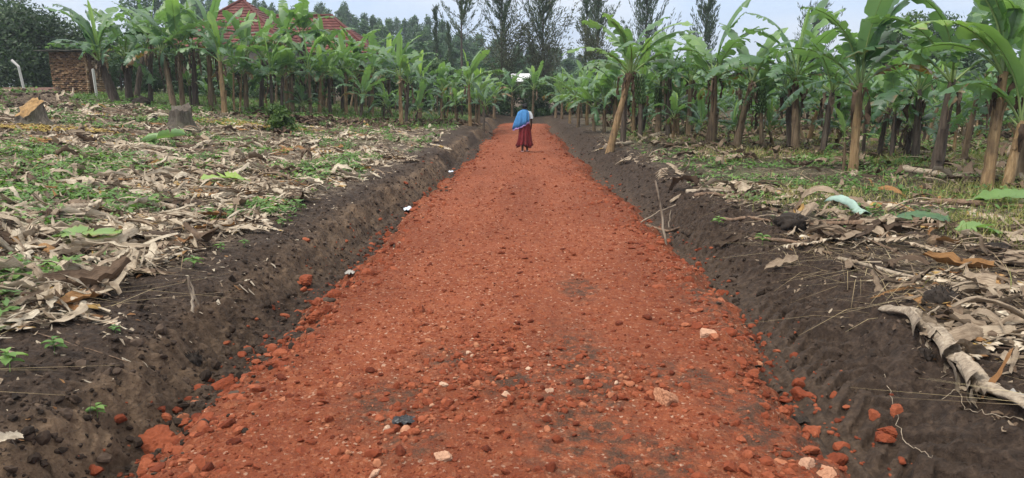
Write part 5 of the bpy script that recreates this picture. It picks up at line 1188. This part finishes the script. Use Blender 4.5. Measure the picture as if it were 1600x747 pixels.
crumple('plastic_scrap', 630, 661, 36, 14, 'plastic_black', 'crumpled black plastic scrap on the near red road', 'plastic scrap', 7, .3, .35); crumple('rag', 547, 428, 16, 10, 'grey_rag', 'small pale scrap of litter in the left ditch beside the rocks', 'scrap', 8); crumple('rag', 1592, 628, 40, 26, 'grey_rag', 'grey woven rag draped over the whitish log at lower right', 'rag', 9, .5, .4)
crumple('rag', 1250, 662, 26, 10, 'dark_root', 'dark fibrous mat trodden into the near right road edge', 'root mat', 10, .2, .4)

def seedling(px, py, sc, label, seed, n=7):
    rng = np.random.default_rng(seed); P = ground(px, py); mb = MB(); h = .13 * sc; tube(mb, [(0, 0, -.02), (.01, 0, h * .6), (0, .01, h)], .004 * sc, 4, (.6,) * 3)
    for k in range(n):
        a = k * 2.4 + rng.normal(0, .3); z = h * (.45 + .55 * k / n); l = .11 * sc * rng.uniform(.7, 1.1); s = np.linspace(0, 1, 5); C = np.stack([np.cos(a) * l * s, np.sin(a) * l * s, z + l * (.5 * s - .6 * s**2)], -1); sd = np.array([-math.sin(a), math.cos(a), .0]); w = l * .30 * np.array([.08, .8, 1, .7, .02])
        V = np.stack([C - sd * w[:, None] + [0, 0, .01 * sc], C, C + sd * w[:, None] + [0, 0, .01 * sc]], 1); mb.add(V.reshape(-1, 3), grid_faces(5, 3), (np.clip(.55 + .15 * rng.standard_normal(), 0, 1),) * 3)
    return tag(mb.build('seedling', M['weed'], loc=P), label, 'seedling', 'green seedlings on bare soil')
for i, (px, py, sc, lb) in enumerate([(85, 556, .9, 'small leafy seedling alone on the bare soil of the near left bank'), (16, 585, 1.1, 'seedling at the left edge of the picture on bare soil'), (8, 495, .9, 'yellow green seedling above the one at the left edge'), (302, 420, 1.0, 'seedling on the left bank crest beside the drooping grey leaf'), (382, 388, .7, 'tiny bright seedling farther along the left bank crest'), (345, 395, .8, 'seedling just behind the tiny bright one on the left crest'), (150, 640, .7, 'wilted pale seedling low on the near left bank'), (215, 412, .8, 'seedling growing through the near left litter'), (440, 355, .9, 'leafy seedling near the left bank beside bare soil'), (1190, 392, 1.1, 'green seedling on the edge of the right cutting'), (1122, 356, 1.1, 'bright seedling in front of the dead leaf heap at right'), (180, 525, .5, 'very small seedling on the left bank above the root strand'), (470, 330, .9, 'spreading seedling by the left bank midway')]): seedling(px, py, sc, lb, 890 + i)

# ------------------------------------------------------------------ brick shed, posts, planks
def brick_shed():
    y0 = 42.0; C = at_depth(139, 140, y0); z0 = gz(C[0], C[1]) - .1; root = empty('brick_shed', (C[0], C[1], z0), 0); rng = np.random.default_rng(91)
    fa, sa = R(176), R(62); f = np.array([math.cos(fa), math.sin(fa), 0]); s = np.array([math.cos(sa), math.sin(sa), 0]); z = np.array([0, 0, 1.]); Hh = 2.5; rows = 22; bh = Hh / rows
    for d, nrm, W, base in ((f, np.cross(f, z), 2.2, .38), (s, np.cross(z, s), 1.35, .78)):
        if d is f: nrm = np.array([f[1], -f[0], 0]) * -1
        mb = MB(); nb = int(W / .24)
        for r_ in range(rows):
            for b in range(nb + 1):
                u0 = (b - .5 * (r_ % 2)) * .24; u1 = min(u0 + .225, W); u0 = max(0, u0)
                if u1 - u0 < .04: continue
                c = d * ((u0 + u1) / 2) + z * (r_ + .5) * bh + nrm * (.0 + .028 * rng.standard_normal()) + z * .008 * rng.standard_normal() + (s if d is f else f) * .07
                box(mb, c, (u1 - u0, .12, bh * .86), np.stack([d, np.cross(z, d), z]), (np.clip(base + .16 * rng.standard_normal(), 0, 1),) * 3)
        core = MB(); mb.build('brick_wall', M['brick'], root)
    mb = MB(); box(mb, (f * 1.12 + s * .7) + z * Hh / 2, (2.0, 1.1, Hh - .06), np.stack([f, np.cross(z, f), z]), (.1, .1, .1)); mb.build('wall_core', M['brick'], root)
    mb = MB(); rng = np.random.default_rng(92); ax = np.stack([f, np.cross(z, f), z + f * .02])
    for k in range(5): box(mb, f * (-.35 + k * .74) + s * .6 + z * (Hh + .06 + .02 * (k % 2) + .0 * k), (.78, 1.9, .035), ax, (0, 0, 0))
    mb.build('roof_sheets', M['roof_old'], root); return tag(root, 'low brick shed with a flat overhanging sheet roof at the far left', 'shed')
M['roof_old'] = mat_plain('weathered_sheet', (.11, .10, .085), .7, .5, 6)
brick_shed()
def post(px, pts, y, label, seed, group='pale concrete fence posts at the far left'):
    B = at_depth(*pts[0], y); z = gz(B[0], B[1]); P = [np.array([B[0], B[1], min(z, B[2]) - .1])] + [at_depth(*p, y) for p in pts[1:]]; mb = MB(); P = np.array(P)
    Q = np.concatenate([P[:-1] if len(P) > 2 else P[:1], P[-1:]]); tube(mb, np.array(Q), .075, 4, (0, 0, 0)); return tag(build_at(mb, 'fence_post', M['concrete'], P[0], False), label, 'fence post', group)
post(0, [(39, 140), (29, 104), (18, 94)], 37, 'pale concrete post with a bent top standing alone at the far left', 1); post(0, [(151, 146), (145, 108)], 38.5, 'straight pale post in front of the brick shed', 2); post(0, [(319, 142), (316, 123), (309, 119)], 50, 'small bent topped post seen between the left banana stems', 3)
for i, (a, b, yy, dz, lb) in enumerate([(-20, 92, 40, 0, 'longest pinkish plank lying before the shed, lowest of the stack'), (-10, 78, 40.3, .1, 'pinkish plank resting on the lowest one of the stack'), (8, 88, 40.6, .2, 'upper pinkish plank of the stack beside the shed'), (-15, 50, 39.6, -.06, 'short plank in front of the plank stack at the left edge')]):
    A = at_depth(a, 138, yy); B = at_depth(b, 138, yy); z = max(gz(A[0], yy), gz(B[0], yy)) + .08 + dz; mb = MB(); d = (B - A); L = np.linalg.norm(d[:2]); box(mb, ((A[0] + B[0]) / 2, yy, z), (L, .35, .085), None, (0, 0, 0)); tag(build_at(mb, 'wooden_plank', M['plank'], ((A[0] + B[0]) / 2, yy, z), False), lb, 'plank', 'planks stacked beside the shed')

# ------------------------------------------------------------------ tiled house and the far pale roof
def roof_plane(mb, A, B, Cc, D, rng, tw=.30, th=.36):
    """Courses of tiles over the quad A-B (eave) to D-C (ridge); each tile its own stepped face."""
    A, B, Cc, D = [np.asarray(q, float) for q in (A, B, Cc, D)]; n = np.cross(B - A, D - A); n /= np.linalg.norm(n); n = n if n[2] > 0 else -n
    rows = max(3, int(np.linalg.norm((D + Cc) / 2 - (A + B) / 2) / th))
    for r in range(rows):
        v0, v1 = r / rows, (r + 1.08) / rows; L0, R0 = A + (D - A) * v0, B + (Cc - B) * v0; L1, R1 = A + (D - A) * min(v1, 1), B + (Cc - B) * min(v1, 1); m = max(1, int(np.linalg.norm(R0 - L0) / tw))
        for k in range(m):
            a, b = k / m, (k + .96) / m; q = [L0 + (R0 - L0) * a + n * .05, L0 + (R0 - L0) * b + n * .05, L1 + (R1 - L1) * b, L1 + (R1 - L1) * a]
            t = np.clip(rng.normal(.55, .22), 0, 1); low = [q[0] - n * .05, q[1] - n * .05]; mb.add(np.array(q + low), [(0, 1, 2, 3), (4, 5, 1, 0)], (t,) * 3)
def house():
    rng = np.random.default_rng(95); root = empty('tiled_house', (-18.3, 57, gz(-19, 56) - .2)); o = np.array(root.location) - [.7, 1, 0]
    def hip(x0, x1, y0, y1, ze, zr, name):
        mb = MB(); w = min(x1 - x0, y1 - y0) / 2; a, b, c, d = [np.array(q) for q in ((x0, y0, ze), (x1, y0, ze), (x1, y1, ze), (x0, y1, ze))]
        if x1 - x0 >= y1 - y0: r0, r1 = np.array((x0 + w, (y0 + y1) / 2, zr)), np.array((x1 - w, (y0 + y1) / 2, zr)); qs = [(a, b, r1, r0), (b, c, r1, r1), (c, d, r0, r1), (d, a, r0, r0)]
        else: r0, r1 = np.array(((x0 + x1) / 2, y0 + w, zr)), np.array(((x0 + x1) / 2, y1 - w, zr)); qs = [(a, b, r0, r0), (b, c, r1, r0), (c, d, r1, r1), (d, a, r0, r1)]
        for q in qs: roof_plane(mb, *[p - o for p in q], rng)
        rf = mb.build(name, M['tile'], root, False); rt = MB()
        for p, q in ((a, r0), (b, r1 if x1 - x0 >= y1 - y0 else r0), (r0, r1)): tube(rt, [p - o + [0, 0, .05], (p + q) / 2 - o + [0, 0, .05], q - o + [0, 0, .05]], .11, 6, (.35,) * 3)
        rt.build('ridge_tile', M['tile'], rf)
    hip(-26.5, -12.2, 55, 63, 4.75, 7.75, 'roof'); hip(-26.2, -17.2, 50.5, 60, 4.95, 8.55, 'roof')
    for x0, x1, y0, y1, z1 in ((-25.8, -12.9, 55.7, 62.3, 4.9), (-25.5, -17.9, 51.2, 55.69, 5.0)):
        mb = MB(); z0 = o[2]; box(mb, np.array(((x0 + x1) / 2, (y0 + y1) / 2, (z0 + z1) / 2)) - o, (x1 - x0, y1 - y0, z1 - z0), None, (0, 0, 0)); mb.build('wall', M['wall_plaster'], root, False)
    for x, y in ((-23.6, 51.17), (-20.2, 51.17), (-15.8, 55.67)):
        mb = MB(); box(mb, np.array((x, y, 3.2)) - o, (1.3, .06, 1.2), None, (0, 0, 0)); w = mb.build('window', M['window_dark'], root, False); fb = MB()
        for dx, dz, sx, sz in ((-.68, 0, .08, 1.36), (.68, 0, .08, 1.36), (0, .64, 1.28, .08), (0, -.64, 1.28, .08), (0, 0, .05, 1.2)): box(fb, np.array((x + dx, y - .035, 3.2 + dz)) - o, (sx, .05, sz), None, (0, 0, 0))
        fb.build('frame', M['white_sheet'], w, False)
    return tag(root, 'house with a red tiled hipped roof rising above the left banana plants', 'house')
house()
def far_shed():
    A = at_depth(797, 127, 74); B = at_depth(842, 127, 74); T = at_depth(820, 114, 74); z0 = gz(A[0], 75) ; o = np.array([(A[0] + B[0]) / 2, 75.5, z0]); root = empty('pale_roofed_shed', o); W = B[0] - A[0]; mb = MB()
    V = np.array([(-W / 2, -1.5, A[2] - z0), (W / 2, -1.5, A[2] - z0), (W / 2, 1.6, T[2] - z0), (-W / 2, 1.6, T[2] - z0)]); V = np.concatenate([V, V - [0, 0, .05]]); mb.add(V, [(0, 1, 2, 3), (7, 6, 5, 4), (0, 4, 5, 1), (1, 5, 6, 2), (2, 6, 7, 3), (3, 7, 4, 0)], (0, 0, 0)); mb.build('roof', M['white_sheet'], root, False)
    mb = MB(); box(mb, (0, .1, (A[2] - z0) / 2 - .03), (W - .3, 2.6, A[2] - z0 - .06), None, (0, 0, 0)); mb.build('wall', M['wall_plaster'], root, False); return tag(root, 'distant small shed with a pale metal roof beyond the road end', 'shed')
far_shed()

# ------------------------------------------------------------------ the walking person, seen from behind
def person():
    P = ground(820, 237); P[2] = gz(P[0], P[1]); root_loc = P
    J = {}; E = []; Rr = []; V = []
    def j(n, p, r, par=None):
        J[n] = len(V); V.append(p); Rr.append(r)
        if par: E.append((J[par], J[n]))
    j('pelvis', (0, 0, .90), (.135, .10)); j('spine', (0, .01, 1.10), (.115, .085), 'pelvis'); j('chest', (0, 0, 1.27), (.135, .09), 'spine'); j('neckbase', (0, .0, 1.375), (.07, .06), 'chest'); j('neck', (0, .015, 1.43), (.048, .048), 'neckbase')
    j('jaw', (0, .03, 1.485), (.062, .068), 'neck'); j('skull', (0, .02, 1.55), (.078, .09), 'jaw'); j('crown', (0, .012, 1.60), (.055, .062), 'skull')
    j('nose', (0, .125, 1.52), (.012, .014), 'jaw')
    for s, t in ((1, 'r'), (-1, 'l')):
        j('shoulder' + t, (s * .155, 0, 1.345), (.055, .055), 'neckbase')
        el, wr = ((s * .225, -.02, 1.09), (s * .225, .07, .86)) if s > 0 else ((s * .26, .02, 1.12), (s * .12, .20, 1.10))
        j('elbow' + t, el, (.038, .038), 'shoulder' + t); j('wrist' + t, wr, (.026, .026), 'elbow' + t)
        d = np.array(wr) - np.array(el); d /= np.linalg.norm(d); pl = np.array(wr) + d * .06; j('palm' + t, tuple(pl), (.030, .018), 'wrist' + t)
        sd = np.array([0, 1, 0]) if s > 0 else np.array([0, 0, 1.])
        for k, (off, ln) in enumerate(((-.024, .066), (-.008, .078), (.008, .074), (.024, .060))):
            a = pl + sd * off + d * .03; b = a + d * ln * .5 + np.array([-s * .012, 0, 0]); c = b + d * ln * .4 + np.array([-s * .022, 0, 0]); j(f'f{t}{k}a', tuple(a), (.009, .009), 'palm' + t); j(f'f{t}{k}b', tuple(b), (.008, .008), f'f{t}{k}a'); j(f'f{t}{k}c', tuple(c), (.007, .007), f'f{t}{k}b')
        a = pl + sd * .035 - d * .01; j('t' + t, tuple(a), (.010, .010), 'palm' + t); j('t2' + t, tuple(a + sd * .02 + d * .03), (.009, .009), 't' + t)
        fy = .10 if s > 0 else -.08
        j('hip' + t, (s * .085, 0, .84), (.095, .095), 'pelvis'); j('knee' + t, (s * .085, fy * .6 + .02, .47), (.058, .058), 'hip' + t); j('calf' + t, (s * .085, fy * .8 - .01, .30), (.052, .055), 'knee' + t); j('ankle' + t, (s * .085, fy - .02, .075), (.034, .036), 'calf' + t); j('heel' + t, (s * .085, fy - .045, .04), (.033, .033), 'ankle' + t); j('toe' + t, (s * .095, fy + .13, .03), (.036, .020), 'ankle' + t)
    me = bpy.data.meshes.new('person'); me.from_pydata(V, E, []); o = bpy.data.objects.new('person_rig', me); COL.objects.link(o)
    sk = o.modifiers.new('skin', 'SKIN'); sk.use_smooth_shade = True
    for i, r in enumerate(Rr): me.skin_vertices[0].data[i].radius = r
    me.skin_vertices[0].data[0].use_root = True
    ss = o.modifiers.new('sub', 'SUBSURF'); ss.levels = 2; ss.render_levels = 2
    bpy.context.view_layer.update(); dg = bpy.context.evaluated_depsgraph_get(); body = bpy.data.meshes.new_from_object(o.evaluated_get(dg)); bpy.data.objects.remove(o); body.materials.clear(); body.materials.append(M['skin'])
    b = bpy.data.objects.new('person', body); COL.objects.link(b); b.location = root_loc; b.rotation_euler.z = R(3)
    rng = np.random.default_rng(97)
    def loft(name, mat, th, rows, fold=.012, nf=9, closed=True, parent=b):
        """rows: (z or z(theta), rx, ry, cx, cy) from top to bottom"""
        A = []
        for k, (z, rx, ry, cx, cy) in enumerate(rows):
            t = k / max(1, len(rows) - 1); zz = z(th) if callable(z) else z + 0 * th; rx_ = rx(th) if callable(rx) else rx; f = 1 + fold / .18 * t * (np.sin(th * nf + 1.7 * t) + .6 * np.sin(th * nf * 1.73 + 2))
            A.append(np.stack([cx + np.cos(th) * rx_ * f, cy + np.sin(th) * ry * f, zz], -1))
        A = np.array(A); m, n = A.shape[:2]; mb = MB()
        if closed: i, jx = np.meshgrid(np.arange(m - 1), np.arange(n), indexing='ij'); F = np.stack([i * n + jx, i * n + (jx + 1) % n, (i + 1) * n + (jx + 1) % n, (i + 1) * n + jx], -1).reshape(-1, 4)
        else: F = grid_faces(m, n)
        mb.add(A.reshape(-1, 3), F, (0, 0, 0)); ob = mb.build(name, M[mat], parent); so = ob.modifiers.new('thick', 'SOLIDIFY'); so.thickness = .006; so.offset = 1; return ob
    th = np.linspace(0, 2 * PI, 72, endpoint=False)
    hem = lambda t: .20 + .05 * np.sin(t * 3 + .6) + .025 * np.sin(t * 17)
    loft('skirt', 'red_cloth', th, [(1.03, .150, .125, 0, 0), (.96, .175, .15, 0, 0), (.80, .195, .175, 0, 0), (.60, .205, .19, 0, .01), (.42, .215, .205, -.005, .01), (.30, .232, .215, -.01, .01), (hem, .258, .228, -.02, .01)], .034, 9)
    loft('shirt', 'white_cloth', th, [(1.43, .068, .065, 0, .01), (1.41, .12, .09, 0, 0), (1.38, .185, .115, 0, 0), (1.30, .205, .135, 0, 0), (1.15, .175, .13, 0, 0), (.98, .175, .15, 0, 0)], .006, 7)
    sl = MB(); tube(sl, [(.145, 0, 1.365), (.19, -.006, 1.28), (.215, -.015, 1.19), (.222, -.018, 1.14)], [.068, .070, .068, .066], 14, (0, 0, 0), cap=False); sl.build('sleeve', M['white_cloth'], b)
    ts = np.linspace(R(-52), R(-265), 60); u = lambda t: (R(-52) - t) / R(213)
    low = lambda t: np.interp(u(t), [0, .2, .38, .6, .75, 1], [1.06, .95, .86, .78, .86, 1.0]) + .012 * np.sin(t * 13); lo2 = lambda t: low(t) - .05
    bul = lambda a, l: (lambda t: a + l * np.exp(-((u(t) - .62) / .22)**2))
    rows = [(1.455, .075, .07, 0, .005), (1.42, .15, .10, 0, 0), (1.37, bul(.215, .01), .135, 0, 0), (lambda t: 1.37 + (low(t) - 1.37) * .35, bul(.225, .07), .165, 0, 0), (lambda t: 1.37 + (low(t) - 1.37) * .7, bul(.22, .13), .185, 0, 0), (low, bul(.215, .16), .20, 0, 0)]
    sh = loft('shawl', 'blue_cloth', ts, rows, .022, 8, False)
    loft('shawl_border', 'lilac_cloth', ts, [(lambda t: low(t) + .003, bul(.217, .162), .202, 0, 0), (lo2, bul(.222, .17), .207, 0, 0)], .010, 8, False, sh)
    hv, hf = ICO[2]; mb = MB(); hv2 = hv * [.094, .104, .098] * (1 + .03 * rng.standard_normal((len(hv), 1))) + [0, .002, 1.575]; keep = hv2[hf].mean(1); kf = hf[(keep[:, 1] < .055) & (keep[:, 2] > 1.515 - .0 * keep[:, 1])]; mb.add(hv2, kf, (0, 0, 0)); bun = ICO[2][0] * [.045, .035, .04] + [0, -.105, 1.56]; mb.add(bun, ICO[2][1], (0, 0, 0)); mb.build('hair', M['hair'], b)
    for s in (1, -1):
        fy = .10 if s > 0 else -.08; mb = MB(); q = np.linspace(0, 1, 7); tube(mb, np.stack([s * (.085 + .01 * q), fy - .075 + .26 * q, .014 + .0 * q], -1), .055 * np.array([.7, .95, .9, .85, 1, .95, .5]), 10, (0, 0, 0), flat=.26); mb.build('sandal', M['pink_sole'], b)
        for x in (.032,): e = MB(); e.add(ICO[2][0] * .011 + [s * x, .102, 1.545], ICO[2][1], (0, 0, 0)); e.build('eye', M['white_cloth'], b)
        e = MB(); e.add(ICO[2][0] * [.012, .022, .032] + [s * .084, .015, 1.53], ICO[2][1], (0, 0, 0)); e.build('ear', M['skin'], b)
    return tag(b, 'person seen from behind in a blue shawl and long red skirt walking up the road', 'person')
person()
def haze():
    mb = MB(); x0, x1, y0, y1, z0, z1 = -2700, 3100, -30, 2900, -8, 160; box(mb, ((x0 + x1) / 2, (y0 + y1) / 2, (z0 + z1) / 2), (x1 - x0, y1 - y0, z1 - z0)); m = bpy.data.materials.new('haze'); m.use_nodes = True; t = m.node_tree; t.nodes.clear(); o = t.nodes.new('ShaderNodeOutputMaterial'); v = t.nodes.new('ShaderNodeVolumePrincipled'); v.inputs['Color'].default_value = (.80, .88, 1, 1); v.inputs['Density'].default_value = HAZE; t.links.new(v.outputs[0], o.inputs['Volume'])
    tag(mb.build('haze', m, smooth=False), kind='stuff')
HAZE = .00048
haze()
S.view_settings.view_transform = 'Standard'; S.view_settings.look = 'None'; S.view_settings.exposure = EXPO; S.view_settings.gamma = 1
S.render.engine = 'CYCLES'; S.cycles.use_denoising = True; S.cycles.max_bounces = 6; S.cycles.diffuse_bounces = 3; S.cycles.transmission_bounces = 4; S.cycles.volume_bounces = 0
